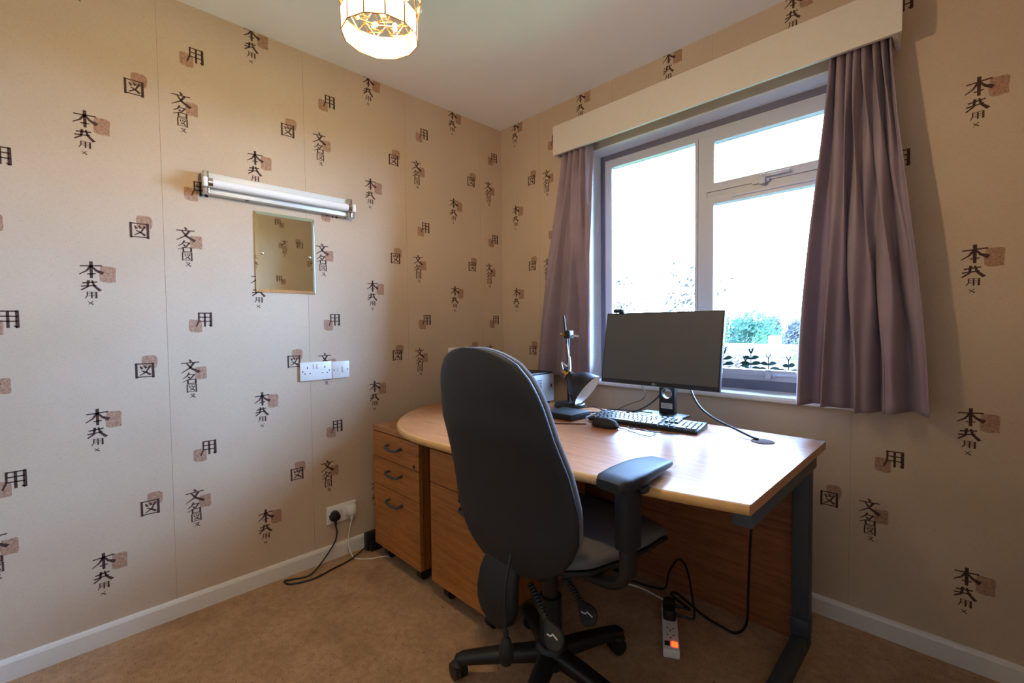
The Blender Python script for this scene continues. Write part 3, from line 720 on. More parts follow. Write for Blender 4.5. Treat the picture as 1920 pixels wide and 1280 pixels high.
# ------------------------------------------------------------------ keyboard
M_kb = plain('black_keyboard_case', (24, 24, 25), 0.4)
M_key = plain('grey_black_keycap', (52, 53, 55), 0.32, spec=0.7)
kb = thing('keyboard', 'full-size black keyboard with number pad in front of the monitor', 'keyboard', (1.258, -0.412, DZ), math.radians(6.5))
kt = Matrix.Rotation(math.radians(4.5), 4, 'X')
MB().prism([(-0.064, 0.001), (0.064, 0.001), (0.064, 0.021), (0.058, 0.024), (-0.058, 0.0135), (-0.064, 0.010)], -0.2205, 0.2205, 'x', bevel=0.0015).build('case', M_kb, kb)
KEYM = {}
def keymesh(wu, hu=1):
    k_ = (wu, hu)
    if k_ not in KEYM:
        U = 0.01905; a = wu * U - 0.0025; b = hu * U * 0.97 - 0.0025
        m = MB().rings([[(-a/2, -b/2, 0), (a/2, -b/2, 0), (a/2, b/2, 0), (-a/2, b/2, 0)], [(-a/2 + .0022, -b/2 + .002, .0055), (a/2 - .0022, -b/2 + .002, .0055), (a/2 - .0022, b/2 - .0016, .0055), (-a/2 + .0022, b/2 - .0016, .0055)]])
        me = bpy.data.meshes.new('key'); m.bm.to_mesh(me); m.bm.free(); me.materials.append(M_key); KEYM[k_] = me
    return KEYM[k_]
rows = [
 [(1, 0)] + [(1, 2 + i) for i in range(4)] + [(1, 6.5 + i) for i in range(4)] + [(1, 11 + i) for i in range(4)] + [(1, 15.25 + i) for i in range(3)],
 [(1, i) for i in range(13)] + [(2, 13)] + [(1, 15.25 + i) for i in range(3)] + [(1, 18.5 + i) for i in range(4)],
 [(1.5, 0)] + [(1, 1.5 + i) for i in range(12)] + [(1.5, 13.5)] + [(1, 15.25 + i) for i in range(3)] + [(1, 18.5 + i) for i in range(3)],
 [(1.75, 0)] + [(1, 1.75 + i) for i in range(11)] + [(2.25, 12.75)] + [(1, 18.5 + i) for i in range(3)],
 [(1.25, 0)] + [(1, 1.25 + i) for i in range(11)] + [(2.75, 12.25)] + [(1, 16.25)] + [(1, 18.5 + i) for i in range(3)],
 [(1.25, 0), (1.25, 1.25), (1.25, 2.5), (6.25, 3.75), (1.25, 10), (1.25, 11.25), (1.25, 12.5), (1.25, 13.75)] + [(1, 15.25 + i) for i in range(3)] + [(2, 18.5), (1, 20.5)],
]
U = 0.01905
for r_, row in enumerate(rows):
    y = 0.0475 - r_ * U * 0.97 - (0.003 if r_ else 0)
    for wu, xu in row:
        o = bpy.data.objects.new('key', keymesh(wu)); o.location = (-0.2145 + (xu + wu / 2) * U, y, 0.0187 + y * 0.0905); o.rotation_euler = (math.radians(5.2), 0, 0); link(o, kb)
for y in (-1, 1):
    yy = 0.0475 - (2.5 if y > 0 else 4.5) * U * 0.97 - 0.003
    o = bpy.data.objects.new('key', keymesh(1, 2)); o.location = (-0.2145 + 22 * U, yy, 0.0187 + yy * 0.0905); o.rotation_euler = (math.radians(5.2), 0, 0); link(o, kb)

# ------------------------------------------------------------------ mouse
ms = thing('mouse', 'black wired computer mouse in front of the keyboard', 'mouse', (1.170, -0.562, DZ), math.radians(2))
rg = []
for lv, sc_ in ((0.001, 0.94), (0.006, 1.0), (0.012, 0.99), (0.018, 0.95), (0.024, 0.87), (0.029, 0.74), (0.033, 0.55), (0.0355, 0.30)):
    rg.append([(-0.004 * (lv / 0.036) + 0.056 * sc_ * math.copysign(abs(math.cos(2 * PI * k / 32)) ** .8, math.cos(2 * PI * k / 32)), 0.030 * sc_ * math.copysign(abs(math.sin(2 * PI * k / 32)) ** .8, math.sin(2 * PI * k / 32)), lv) for k in range(32)])
MB().rings(rg).build('mouse_body', M_black_soft, ms, angle=1.0)
MB().tube([(0.026, -0.004, 0.0225), (0.026, 0.004, 0.0225)], 0.0085, 16).build('scroll_wheel', M_bezel, ms)
MB().tube([(0.050, 0, 0.009), (0.064, 0, 0.006)], [0.004, 0.0025], 8).build('strain_relief', M_black, ms)
mc = [(1.232, -0.562, DZ + 0.006), (1.26, -0.555, DZ + 0.003), (1.335, -0.590, DZ + 0.003), (1.375, -0.585, DZ + 0.003), (1.37, -0.54, DZ + 0.004), (1.30, -0.50, DZ + 0.004), (1.25, -0.515, DZ + 0.006), (1.27, -0.545, DZ + 0.007), (1.35, -0.522, DZ + 0.003), (1.42, -0.50, DZ + 0.003), (1.435, -0.492, DZ + 0.003)]
tag(MB().tube(smooth_path(mc), 0.0016, 6).build('mouse_cable', M_black_cable), 'thin black mouse cable curled on the desk in front of the keyboard', 'cable')

# ------------------------------------------------------------------ desk lamp
M_lblack = plain('satin_black_enamel', (24, 24, 26), 0.35, var=0.05)
M_lwhite = plain('white_enamel', (235, 235, 232), 0.4, var=0.01)
dl = thing('desk_lamp', 'black metal work lamp with brass fittings beside the left curtain', 'desk lamp', (0.795, -0.305, DZ))
MB().lathe([(0.001, 0.0005), (0.074, 0.0005), (0.076, 0.004), (0.075, 0.016), (0.070, 0.020), (0.001, 0.022)], 36).build('base', M_lblack, dl)
MB().tube([(-0.012, 0.005, 0.02), (-0.012, 0.005, 0.375)], 0.0062, 12).build('pole', M_lblack, dl)
cl = MB().box(-0.024, 0.010, -0.014, 0.020, 0.335, 0.372, bevel=0.003).build('clamp', M_lblack, dl)
MB().lathe([(0.010, 0), (0.010, 0.004), (0.004, 0.006), (0.005, 0.015), (0.0075, 0.017), (0.0075, 0.022), (0.002, 0.023)], 16, Matrix.Translation((-0.024, -0.008, 0.353)) @ rot_to((-0.75, -0.6, 0))).build('brass_screw', M_brass, cl)
MB().rings([[(0.012 + d * 0.7, 0.012 + d * 0.72, 0.349 - d * 0.1 + 0) if False else (0.010 + d * 0.7 + a * 0.2, 0.014 + d * 0.7 - a * 0.2, 0.348 - d * 0.2 + b) for a, b in sup(12, 1, 0.004 + 0.006 * math.sin(PI * min(1, d / 0.03)) , 0.004 + 0.004 * math.sin(PI * min(1, d / 0.03)))] for d in (0, .006, .012, .018, .024, .029)]).build('wing_nut', M_chrome, cl)
armA, armB = Vector((-0.030, -0.006, 0.445)), Vector((0.018, -0.022, 0.192))
MB().tube([armA, armB], 0.0048, 10).build('arm', M_lblack, dl)
MB().tube([(0.010, -0.016, 0.245), (0.022, -0.026, 0.186)], 0.0065, 10).build('arm_bracket', M_silver, dl)
ax = Vector((0.795, 0.165, -0.58)).normalized()
rim = Vector((0.098, 0.010, 0.086))
SM = Matrix.Translation(rim) @ rot_to(ax)
prf = [(0.086, 0.0), (0.088, -0.003), (0.086, -0.008), (0.080, -0.030), (0.068, -0.058), (0.048, -0.082), (0.030, -0.096), (0.024, -0.108), (0.0225, -0.150), (0.018, -0.154), (0.001, -0.155)]
sh = MB().lathe(prf, 40, SM, cap=False).build('shade', M_lblack, dl, angle=0.9)
MB().lathe([(0.0855, 0.0), (0.084, -0.008), (0.078, -0.030), (0.066, -0.056), (0.046, -0.079), (0.026, -0.092), (0.001, -0.094)], 40, SM, cap=False).build('shade_lining', M_lwhite, sh, angle=0.9)
MB().lathe([(0.0245, -0.122), (0.027, -0.122), (0.027, -0.128), (0.0245, -0.128), (0.0245, -0.122)], 28, SM, cap=False).build('brass_collar', M_brass, sh)
MB().box(-0.007, 0.007, 0.0225, 0.0265, -0.152, -0.122, M=SM, bevel=0.001).box(-0.007, 0.007, -0.0265, -0.0225, -0.152, -0.122, M=SM, bevel=0.001).build('brass_cage', M_brass, sh)
MB().lathe([(0.012, -0.09), (0.025, -0.065), (0.028, -0.045), (0.020, -0.028), (0.002, -0.022)], 24, SM).build('bulb', M_lwhite, sh)
lcp = [SM @ Vector((0, 0, -0.155)), SM @ Vector((-0.012, 0.005, -0.175)), Vector((-0.04, -0.01, 0.215)), Vector((0.0, -0.02, 0.20)), Vector((0.014, -0.026, 0.212)), Vector((0.010, -0.021, 0.25)), Vector((0.001, -0.018, 0.30)), Vector((-0.012, -0.008, 0.33))]
MB().tube(smooth_path(lcp), 0.0028, 8).build('flex', M_white_cable, dl)

# ------------------------------------------------------------------ printer and black box
pr = thing('printer', 'light grey desktop printer with side vents behind the chair back', 'printer', (0.455, -0.42, DZ))
M_prn = plain('light_grey_plastic', (168, 167, 164), 0.5, var=0.02)
MB().box(-0.195, 0.195, -0.17, 0.17, 0.008, 0.150, bevel=0.006).build('printer_body', M_prn, pr)
MB().box(-0.190, 0.190, -0.165, 0.165, 0.1505, 0.160, bevel=0.003).build('printer_lid', M_black, pr)
MB().box(-0.18, 0.18, -0.155, 0.155, 0.0005, 0.0078).build('printer_feet', M_black, pr, smooth=False)
for k in range(9): MB().box(0.1949, 0.1957, 0.02, 0.072, 0.060 + k * 0.0075, 0.0635 + k * 0.0075).build('vent_slot', M_slot, pr, smooth=False)
MB().box(0.1949, 0.1957, 0.140, 0.152, 0.082, 0.098).build('port', M_slot, pr, smooth=False)
bx = thing('docking_box', 'flat black box with ports lying beside the desk lamp base', 'docking box', (0.950, -0.508, DZ))
MB().box(-0.085, 0.065, -0.068, 0.068, 0.003, 0.027, bevel=0.003).build('box_body', M_black_soft, bx)
MB().box(-0.075, 0.055, -0.058, 0.058, 0.0003, 0.0029).build('rubber_foot', M_black, bx, smooth=False)
for k in range(3): MB().box(0.0649, 0.0655, -0.03 + k * 0.025, -0.018 + k * 0.025, 0.012, 0.018).build('port', M_slot, bx, smooth=False)

def cable(name, label, pts, r, mat=None, k=8):
    return tag(MB().tube(smooth_path(pts, k), r, 8).build(name, mat or M_black_cable), label, 'cable')
d_ = DZ
cable('display_cable', 'black cable curving from the monitor back to the keyboard end', [(1.23, -0.18, 0.90), (1.225, -0.185, 0.84), (1.18, -0.22, 0.775), (1.12, -0.27, d_ + 0.012), (1.05, -0.31, d_ + 0.005), (0.99, -0.36, d_ + 0.005), (0.94, -0.405, d_ + 0.006)], 0.0035)
cable('webcam_cable', 'thin kinked wire hanging from the monitor onto the desk', [(1.115, -0.19, 0.90), (1.125, -0.2, 0.85), (1.15, -0.215, 0.81), (1.135, -0.225, 0.785), (1.09, -0.25, 0.765), (1.04, -0.30, d_ + 0.010), (1.0, -0.36, d_ + 0.004), (1.06, -0.42, d_ + 0.004), (1.075, -0.47, d_ + 0.006), (1.03, -0.485, d_ + 0.004)], 0.0016)
cable('power_cable', 'thick black cable sagging from the monitor to the desk grommet', [(1.33, -0.17, 0.90), (1.345, -0.19, 0.85), (1.40, -0.24, 0.795), (1.48, -0.30, 0.765), (1.58, -0.35, 0.745), (1.64, -0.378, d_ + 0.008), (1.665, -0.388, d_ + 0.006)], 0.0042)
cable('data_cable', 'black cable lying straight along the desk behind the chair', [(1.09, -0.577, d_ + 0.0025), (1.0, -0.645, d_ + 0.0025), (0.90, -0.70, d_ + 0.0025), (0.75, -0.74, d_ + 0.0025)], 0.0022)
cable('lamp_flex', 'black flex running from the lamp base to the keyboard', [(0.872, -0.305, d_ + 0.006), (0.93, -0.29, d_ + 0.012), (1.0, -0.31, d_ + 0.008), (1.03, -0.28, d_ + 0.005), (0.98, -0.255, d_ + 0.004), (1.10, -0.255, d_ + 0.014), (1.17, -0.26, d_ + 0.016), (1.20, -0.245, d_ + 0.0135)], 0.0024)
cable('looped_wire', 'thin wire looped beside the black box near the mouse', [(1.075, -0.385, d_ + 0.005), (1.03, -0.42, d_ + 0.012), (1.035, -0.50, d_ + 0.010), (1.085, -0.545, d_ + 0.004), (1.10, -0.50, d_ + 0.006), (1.04, -0.45, d_ + 0.018), (1.045, -0.41, d_ + 0.020), (1.09, -0.385, d_ + 0.004)], 0.0015)

# ------------------------------------------------------------------ extension lead under the desk
ang = math.atan2(-0.235, 0.125)
ex = thing('extension_lead', 'white extension socket strip with glowing red switch under the desk', 'extension lead', (1.415, -0.517, 0.0), ang)
MB().box(-0.135, 0.135, -0.027, 0.027, 0.001, 0.032, bevel=0.005).build('strip_body', M_white_plastic, ex)
M_neon = plain('glowing_red_switch', (240, 50, 25), 0.3, emit=(255, 60, 20), es=5.0)
MB().box(0.095, 0.118, 0.002, 0.021, 0.032, 0.0355, bevel=0.001).build('rocker_switch', M_neon, ex)
MB().box(0.095, 0.118, -0.021, -0.003, 0.032, 0.0345, bevel=0.001).build('rocker_switch', M_slot, ex)
for k in range(2):
    cx = 0.032 + k * 0.038
    MB().box(cx - 0.001, cx + 0.007, -0.002, 0.002, 0.0318, 0.0324).box(cx - 0.012, cx - 0.008, -0.013, -0.007, 0.0318, 0.0324).box(cx - 0.012, cx - 0.008, 0.007, 0.013, 0.0318, 0.0324).build('pin_holes', M_slot, ex, smooth=False)
def floorplug(label, u):
    p = thing('power_plug', label, 'plug', (1.415 + u * math.cos(ang), -0.517 + u * math.sin(ang), 0.0325), ang)
    rg = [[(a, b, z) for a, b in sup(18, 0.6, 0.023 * s, 0.024 * s)] for z, s in ((0, .95), (0.004, 1), (0.022, .98), (0.034, .85), (0.040, .5))]
    MB().rings(rg).build('plug_body', M_black, p)
    MB().tube([(0, 0.020, 0.016), (0.004, 0.05, 0.014)], [0.007, 0.004], 10).build('strain_relief', M_black, p)
    return p
floorplug('black plug in the far socket of the extension strip', -0.095); floorplug('black plug in the middle of the extension strip', -0.040)
def elocal(u, v, z): return (1.415 + u * math.cos(ang) - v * math.sin(ang), -0.517 + u * math.sin(ang) + v * math.cos(ang), z)
cable('mains_cable', 'black cable hanging from the desk down to the extension strip', [(1.668, -0.40, 0.69), (1.655, -0.395, 0.50), (1.640, -0.38, 0.35), (1.632, -0.37, 0.18), (1.625, -0.365, 0.06), (1.59, -0.365, 0.010), (1.54, -0.36, 0.006), (1.47, -0.345, 0.006), (1.40, -0.315, 0.010), (1.34, -0.30, 0.02), (1.33, -0.335, 0.03), (1.385, -0.37, 0.035), elocal(-0.088, 0.075, 0.045), elocal(-0.091, 0.05, 0.0465)], 0.0045)
cable('mains_cable', 'black cable arching up behind the extension strip', [elocal(-0.036, 0.05, 0.0465), elocal(-0.034, 0.085, 0.05), (1.445, -0.40, 0.10), (1.40, -0.345, 0.165), (1.345, -0.30, 0.165), (1.30, -0.29, 0.09), (1.285, -0.30, 0.02), (1.22, -0.31, 0.006), (1.13, -0.325, 0.006)], 0.004)
cable('mains_cable', 'white mains cable running from the extension strip toward the drawers', [elocal(-0.135, 0.0, 0.016), elocal(-0.17, 0.0, 0.008), (1.28, -0.35, 0.005), (1.20, -0.345, 0.005), (1.13, -0.36, 0.005), (1.06, -0.37, 0.005), (1.0, -0.40, 0.005)], 0.004, M_white_cable)

# ------------------------------------------------------------------ office chair (faces +y locally)
chair = thing('office_chair', 'black high-back swivel office chair with grey seat pulled up to the desk', 'office chair', (1.265, -1.005, 0), math.radians(-5))
BASE_R = 0.288; B0 = math.radians(225)
for k in range(5):
    a = B0 + 2 * PI * k / 5; c, q = math.cos(a), math.sin(a); rg = []
    for t in (0.02, 0.06, 0.12, 0.2, 0.255, 0.285, 0.298):
        zt_ = 0.135 - 0.050 * (t / 0.3) ** 1.3; h_ = 0.026 - 0.010 * (t / 0.3); w_ = 0.030 - 0.008 * (t / 0.3)
        if t > 0.29: h_ *= 0.5; w_ *= 0.6; zt_ -= 0.006
        rg.append([(c * t - q * u, q * t + c * u, zt_ - h_ + v) for u, v in sup(16, 0.65, w_, h_)])
    lg = MB().rings(rg).build('base_leg', M_black, chair)
    sw = a + 0.7 + k * 1.3; cc, ss = math.cos(sw), math.sin(sw); px, py = c * BASE_R, q * BASE_R
    for s_ in (-1, 1):
        ox, oy = px + cc * 0.012 * s_ + ss * 0.012, py + ss * 0.012 * s_ - cc * 0.012
        MB().tube([(ox - cc * 0.009, oy - ss * 0.009, 0.0285), (ox + cc * 0.009, oy + ss * 0.009, 0.0285)], 0.0265, 20).build('caster_wheel', M_black, lg)
    MB().rings([[(px + ss * 0.008 + u, py - cc * 0.008 + v, z) for u, v in sup(14, 0.8, w_ * 1, w_)] for z, w_ in ((0.034, 0.020), (0.052, 0.024), (0.060, 0.016), (0.078, 0.010))]).build('caster_housing', M_black, lg)
MB().lathe([(0.045, 0.075), (0.050, 0.085), (0.050, 0.128), (0.042, 0.142), (0.036, 0.145)], 28).build('base_hub', M_black, chair)
MB().lathe([(0.034, 0.146), (0.034, 0.29), (0.031, 0.292)], 24).build('gas_column_cover', M_black_soft, chair)
MB().lathe([(0.025, 0.293), (0.025, 0.41)], 20).build('gas_piston', M_black, chair)
MB().box(-0.085, 0.085, -0.12, 0.11, 0.405, 0.448, bevel=0.010).build('tilt_mechanism', M_black, chair)
# seat: lofted along y
def loft_rows(rows_, n=40, p=0.55):
    rg = []
    for (x, y, z, w_, tu, td, px_, k_) in rows_:
        r_ = []
        for u, v in sup(n, px_, 1, 1):
            r_.append((x + u * w_, y, z + (v * tu if v > 0 else v * td) + k_ * u * u))
        rg.append(r_)
    return MB().rings(rg)
seat_rows = []; pan_rows = []
for t in [i / 18 for i in range(19)]:
    y = -0.165 + 0.490 * t
    ed_ = max(0.0, 1 - abs(2 * t - 1) ** 5); ww = interp([(0, .165), (.06, .200), (.18, .228), (.4, .247), (.7, .25), (.9, .235), (1, .19)], t)
    drop = -0.035 * max(0, (t - 0.72) / 0.28) ** 2 + 0.010 * max(0, (0.2 - t) / .2)
    e2 = 0.25 + 0.75 * ed_ ** 0.5
    seat_rows.append((0, y, 0.487 + drop, ww, 0.040 * e2, 0.006, 0.62, 0.006)); pan_rows.append((0, y, 0.478 + drop, ww * 1.008, 0.004, 0.032 * e2, 0.62, 0.006))
loft_rows(seat_rows).build('seat_cushion', M_fabric, chair, angle=1.2)
loft_rows(pan_rows).build('seat_pan', M_shell, chair, angle=1.2)
# backrest: lofted along z
def back_rows(yoff, tf, tb, grow):
    rg = []; n = 44
    for t in [0.5 - 0.5 * math.cos(PI * i / 32) for i in range(33)]:
        z = 0.455 + 0.612 * t
        wv_ = interp([(0, .09), (.03, .145), (.07, .188), (.13, .222), (.22, .246), (.34, .252), (.5, .244), (.66, .226), (.80, .204), (.88, .182), (.94, .150), (.97, .116), (.988, .080), (1, .030)], t) + grow
        yc_ = -0.182 - 0.092 * t + 0.022 * math.sin(PI * min(1, t * 1.55)) - 0.02 * max(0, t - .75)
        e_ = min(1.0, 0.30 + 4.5 * min(t, 1 - t)) ** 0.6
        ring_ = []
        for u, v in sup(n, 0.6, 1, 1):
            ring_.append((u * (wv_ + 0.010) + 0.001, yc_ + yoff + (v * tf * e_ if v > 0 else v * tb * e_) + 0.022 * u * u * (wv_ / 0.22) ** 2, z))
        rg.append(ring_)
    return MB().rings(rg)
back_rows(0.012, 0.040, 0.006, -0.004).build('back_cushion', M_fabric, chair, angle=1.2)
back_rows(-0.002, 0.010, 0.030, 0.003).build('back_shell', M_shell, chair, angle=1.2)
# rear upright cover under the backrest
rg = []
for z, w_, t_, yy in ((0.288, 0.012, 0.008, -0.212), (0.297, 0.034, 0.015, -0.211), (0.318, 0.064, 0.021, -0.210), (0.345, 0.076, 0.024, -0.209), (0.38, 0.078, 0.024, -0.208), (0.43, 0.074, 0.022, -0.200), (0.47, 0.070, 0.014, -0.185)):
    rg.append([(u, yy + v, z) for u, v in sup(24, 0.5, w_, t_)])
MB().rings(rg).build('upright_cover', M_black_soft, chair, angle=0.9)
MB().tube(smooth_path([(0, -0.08, 0.425), (0, -0.13, 0.42), (0, -0.18, 0.405), (0, -0.205, 0.36)], 6), 0.020, 12).build('back_bar', M_black, chair)
# arms
for s_ in (-1, 1):
    X = 0.320 * s_; dz = 0.0 if s_ > 0 else -0.066; py_ = -0.045 if s_ > 0 else -0.088
    MB().tube(smooth_path([(0.08 * s_, py_ * .5, 0.440), (0.20 * s_, py_ * .8, 0.448), (0.285 * s_, py_, 0.470), (X, py_, 0.512)], 6), 0.017, 12).build('arm_bracket', M_black, chair)
    MB().box(X - 0.013, X + 0.013, py_ - 0.022, py_ + 0.022, 0.500, 0.62 + dz, bevel=0.004).build('arm_post', M_black, chair)
    MB().box(X - 0.020, X + 0.020, py_ - 0.030, py_ + 0.030, 0.572 + dz, 0.722 + dz, bevel=0.006).build('arm_sleeve', M_black_soft, chair)
    rg = []
    for t in [i / 16 for i in range(17)]:
        y = -0.122 + 0.276 * t
        w_ = interp([(0, .036), (.05, .046), (.25, .050), (.6, .045), (.9, .036), (1, .030)], t); h_ = interp([(0, .012), (.06, .019), (.3, .018), (.7, .013), (.95, .010), (1, .007)], t)
        z = 0.742 + dz + 0.014 * math.sin(PI * (t * 0.9 + 0.05)); xo = -0.045 * s_ * max(0, t - 0.3) ** 1.4
        rg.append([(X + xo + u, y, z + (v if v > 0 else v * 0.9)) for u, v in sup(28, 0.45, w_, h_)])
    pad = MB().rings(rg).build('arm_pad', M_black_soft, chair, angle=1.0)
    MB().box(X + 0.010, X + 0.036, py_ + 0.012, py_ + 0.05, 0.712 + dz, 0.728 + dz, bevel=0.004).build('height_button', M_black, pad)
# levers with flexible stems
def flexlever(p0, p1, nm, flip):
    p0, p1 = Vector(p0), Vector(p1); d = (p1 - p0)
    pts = []; rr = []
    N = 44
    for i in range(N + 1):
        t = i / N; pts.append(p0 + d * t * 0.62); rr.append(0.0085 + (0.0014 if i % 4 < 2 else -0.0012))
    lv = MB().tube(pts, rr, 12).build('lever_stem', M_black, chair)
    dn = d.normalized(); side = dn.cross(Vector((0.71, -0.70, 0.25))).normalized(); up = side.cross(dn).normalized()
    rg = []
    for t in [i / 12 for i in range(13)]:
        w_ = interp([(0, .009), (.12, .012), (.35, .021), (.62, .027), (.85, .022), (1, .007)], t); h_ = interp([(0, .009), (.3, .010), (.8, .008), (1, .004)], t)
        rg.append([p0 + d * (0.60 + 0.42 * t) + side * u + up * v for u, v in sup(18, 0.8, w_, h_)])
    pd_ = MB().rings(rg).build('lever_paddle', M_black_soft, lv, angle=1.0)
    bm = bmesh.new(); c0 = p0 + d * 0.86; n_ = up
    if n_.dot(Vector((0.7, -0.7, 0.3))) < 0: n_ = -n_
    off = n_ * 0.0105
    Z = [(-.016, .010), (-.004, .003), (-.006, -.003), (.014, -.008)]
    for (a, b), (e_, f_) in zip(Z, Z[1:]):
        d2 = Vector((e_ - a, f_ - b)).normalized(); nn = Vector((-d2.y, d2.x)) * 0.0016
        bm.faces.new([bm.verts.new(c0 + off + dn * x + side * y) for x, y in ((a - nn.x, b - nn.y), (e_ - nn.x, f_ - nn.y), (e_ + nn.x, f_ + nn.y), (a + nn.x, b + nn.y))])
    me = bpy.data.meshes.new('printed_mark'); bm.to_mesh(me); bm.free(); me.materials.append(plain('white_print_' + nm, (190, 190, 190), 0.5)); link(bpy.data.objects.new('printed_mark', me), lv)
flexlever((0.06, -0.135, 0.400), (0.235, -0.2025, 0.345), 'a', 0)
flexlever((0.085, -0.03, 0.405), (0.2275, -0.0675, 0.345), 'b', 0)
# lumbar pump on its hanging tube
MB().tube(smooth_path([(0.072, -0.215, 0.52), (0.078, -0.238, 0.45), (0.078, -0.242, 0.38), (0.080, -0.242, 0.305)], 6), 0.0035, 8).build('pump_tube', M_black_cable, chair)
MB().lathe([(0.004, 0.33), (0.007, 0.326), (0.008, 0.318), (0.006, 0.310), (0.012, 0.304), (0.019, 0.285), (0.020, 0.262), (0.014, 0.240), (0.004, 0.232)], 20, Matrix.Translation((0.080, -0.242, 0))).build('pump_bulb', M_black_soft, chair)

# ------------------------------------------------------------------ outdoors
def leafmat(name, c0, c1):
    t = NT(name); f = t.noise(t.pos(), 9, 3); c = t.ramp(f, [(0.35, lin(c0)), (0.65, lin(c1))]); t.link(c, t.b.inputs['Base Color']); t.b.inputs['Roughness'].default_value = 0.9; t.b.inputs['Specular IOR Level'].default_value = 0.0
    tl = t.node('ShaderNodeBsdfTranslucent'); t.link(c, tl.inputs['Color']); mx = t.node('ShaderNodeMixShader'); mx.inputs[0].default_value = 0.3
    t.link(t.b.outputs[0], mx.inputs[1]); t.link(tl.outputs[0], mx.inputs[2]); t.link(mx.outputs[0], t.out.inputs[0]); return t.m
M_leaf_a = leafmat('blue_green_leaves', (40, 62, 50), (54, 76, 62))
M_leaf_b = leafmat('mid_green_leaves', (40, 68, 38), (52, 80, 46))
M_leaf_c = leafmat('pale_blossom_leaves', (42, 34, 31), (50, 43, 38))
M_leaf_d = leafmat('grey_green_twigs', (26, 29, 26), (36, 38, 34))
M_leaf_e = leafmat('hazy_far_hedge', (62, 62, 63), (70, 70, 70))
M_bark = plain('bark', (92, 82, 72), 0.9)
M_roof = plain('pale_weathered_roof_tiles', (66, 61, 57), 0.9, spec=0.0, var=0.25, scale=8)
M_render = plain('cream_render', (88, 82, 76), 0.9, spec=0.0)
M_grass = plain('lawn_grass', (70, 80, 50), 0.95, spec=0.0, var=0.3, scale=3)
GZ = -2.75
tag(MB().box(-90, 60, 0.9, 140, GZ - 0.2, GZ).build('garden_ground', M_grass, smooth=False), 'green garden ground outside the window', kind='structure')
def tree(name, label, x, y, top, rad, hgt, mat, nleaf, ls, sparse=0.0, cat='tree', group='plants beyond the window'):
    t = thing(name, label, cat, (x, y, GZ), group=group)
    rnd = random.Random(hash((x, y)) & 0xffff)
    H_ = top - GZ; cz = H_ - hgt / 2; bm = bmesh.new()
    blobs = [(Vector((rnd.uniform(-.6, .6) * rad, rnd.uniform(-.6, .6) * rad, cz + rnd.uniform(-.35, .35) * hgt)), rnd.uniform(.3, .55)) for _ in range(14)]
    for i in range(nleaf):
        b, s_ = blobs[i % 14]
        d = Vector((rnd.gauss(0, 1), rnd.gauss(0, 1), rnd.gauss(0, 1))).normalized() * (rnd.random() ** 0.4)
        c = b + Vector((d.x * rad * s_, d.y * rad * s_, d.z * hgt * 0.5 * s_))
        n_ = Vector((rnd.gauss(0, 1), rnd.gauss(0, 1), rnd.gauss(0.5, 1))).normalized(); a = n_.orthogonal().normalized(); bb = n_.cross(a); l_ = ls * rnd.uniform(.6, 1.3)
        bm.faces.new([bm.verts.new(c + a * l_), bm.verts.new(c + bb * l_ * .45), bm.verts.new(c - a * l_), bm.verts.new(c - bb * l_ * .45)])
    me = bpy.data.meshes.new('crown'); bm.to_mesh(me); bm.free(); me.materials.append(mat); o = link(bpy.data.objects.new('crown', me), t); o['kind'] = 'stuff'
    tr = MB().tube([(0, 0, 0), (0.05 * rad, 0, H_ * .4), (0, 0.04 * rad, cz)], [0.09 * rad, 0.07 * rad, 0.03 * rad], 8)
    for b, s_ in blobs: tr.tube([(0, 0, max(0.2, cz - hgt * .35)), b], [0.025 * rad, 0.006 * rad], 5)
    tr.build('trunk', M_bark, t)
    return t
tree('birch_tree', 'sparse grey tree seen through the left pane by the mullion', -1.45, 6.0, 2.6, 0.75, 2.6, M_leaf_d, 420, 0.05)
tree('birch_tree', 'sparse grey tree at the left edge of the left pane', -3.15, 6.4, 2.3, 0.7, 2.4, M_leaf_d, 320, 0.05)
tree('garden_tree', 'blue-green tree behind the white roof right of the monitor', -3.7, 16.0, 1.62, 1.45, 3.2, M_leaf_a, 5200, 0.085)
tree('garden_tree', 'small mid green tree just left of the chimney', -1.95, 13.6, 0.86, 0.8, 2.4, M_leaf_b, 3000, 0.07)
tree('blossom_shrub', 'pale blossoming shrub just right of the monitor', -0.17, 4.6, 0.95, 0.40, 2.2, M_leaf_c, 3400, 0.03, cat='shrub')
tree('blossom_shrub', 'pale yellow-green shrub beside the right curtain outside', 0.80, 4.0, 0.90, 0.34, 1.8, leafmat('yellow_green_leaves', (50, 48, 28), (46, 50, 26)), 1800, 0.025, cat='shrub')
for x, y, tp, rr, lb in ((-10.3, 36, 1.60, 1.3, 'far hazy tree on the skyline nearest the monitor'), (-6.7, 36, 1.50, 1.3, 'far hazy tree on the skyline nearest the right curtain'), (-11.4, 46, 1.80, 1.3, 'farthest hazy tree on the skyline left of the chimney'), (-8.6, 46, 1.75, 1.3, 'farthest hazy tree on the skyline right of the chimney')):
    tree('far_tree', lb, x, y, tp, rr, 3.0, M_leaf_e, 3000, 0.13, group='far trees on the skyline')
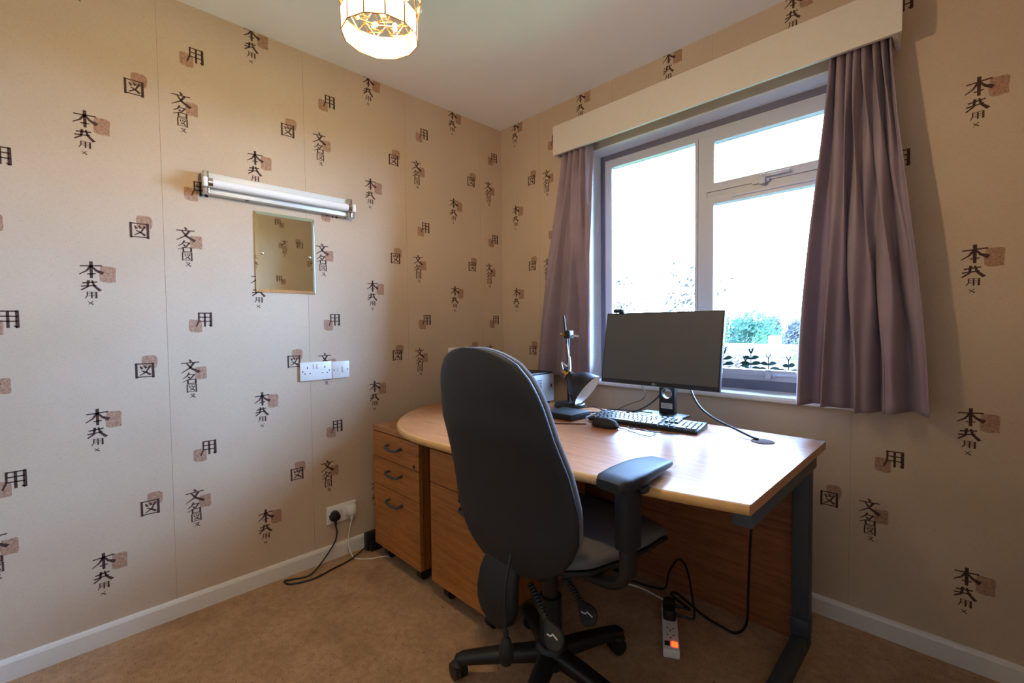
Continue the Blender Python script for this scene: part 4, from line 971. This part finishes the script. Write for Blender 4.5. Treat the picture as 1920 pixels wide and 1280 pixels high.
# neighbouring house: roof, ridge, chimney
hs_ = thing('neighbour_house', 'neighbouring house with pale tiled roof and small chimney', 'house', (-1.2, 11.0, GZ))
rp = []
MB().box(-2.4, 2.6, -1.6, 1.2, 0, 2.3).build('house_wall', M_render, hs_, smooth=False)
MB().prism([(-1.9, 2.25), (-0.2, 3.33), (1.5, 2.25)], -2.6, 2.8, 'x').build('roof', M_roof, hs_, smooth=False)
for r_ in range(7):
    t = (r_ + 0.5) / 7; yy = -1.9 + 1.7 * t; zz = 2.25 + 1.08 * t
    MB().box(-2.62, 2.82, -0.13, 0.13, 0.004, 0.024, M=Matrix.Translation((0, yy, zz)) @ Matrix.Rotation(math.atan2(1.08, 1.7), 4, 'X')).build('tile_course', M_roof, hs_, smooth=False)
MB().box(-0.22, 0.02, -0.35, -0.10, 3.0, 3.55).build('chimney', M_render, hs_, smooth=False)
# leafy stems right outside the glass
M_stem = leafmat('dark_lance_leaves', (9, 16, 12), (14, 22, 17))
def stem(label, x, y, top, seed):
    t = thing('leafy_stem', label, 'plant', (x, y, GZ), group='leafy stems against the glass')
    rnd = random.Random(seed); H_ = top - GZ
    MB().tube([(0, 0, 0), (0.01, 0, H_ * .6), (0, 0, H_)], [0.012, 0.006, 0.002], 6).build('stem', M_stem, t)
    for k in range(8):
        zz = H_ - 0.012 - k * 0.030; a0 = 0.25 + (k % 2) * 0.7 + rnd.uniform(-.5, .5)
        for s_ in (0, PI):
            a = a0 + s_; L = 0.040 + 0.011 * min(k, 5) + rnd.uniform(-.006, .006); el = 1.25 if k == 0 else 0.65 - 0.09 * k
            d = Vector((math.cos(a) * math.cos(el), math.sin(a) * math.cos(el), math.sin(el))); sd = (Vector((-math.sin(a), math.cos(a), 0)) * 0.5 + Vector((0, 0, 0.85))).normalized(); rgn = []
            for q in range(6):
                f = q / 5; c = Vector((0, 0, zz)) + d * L * f - Vector((0, 0, 0.35 * L * f * f)); w_ = 0.0115 * math.sin(PI * (0.06 + 0.92 * f)) ** 0.8 * (L / 0.05) ** .4
                rgn.append([c + sd * w_, c + Vector((0, 0, -w_ * .3)), c - sd * w_, c + Vector((0, 0, w_ * .1))])
            MB().rings(rgn).build('leaf', M_stem, t)
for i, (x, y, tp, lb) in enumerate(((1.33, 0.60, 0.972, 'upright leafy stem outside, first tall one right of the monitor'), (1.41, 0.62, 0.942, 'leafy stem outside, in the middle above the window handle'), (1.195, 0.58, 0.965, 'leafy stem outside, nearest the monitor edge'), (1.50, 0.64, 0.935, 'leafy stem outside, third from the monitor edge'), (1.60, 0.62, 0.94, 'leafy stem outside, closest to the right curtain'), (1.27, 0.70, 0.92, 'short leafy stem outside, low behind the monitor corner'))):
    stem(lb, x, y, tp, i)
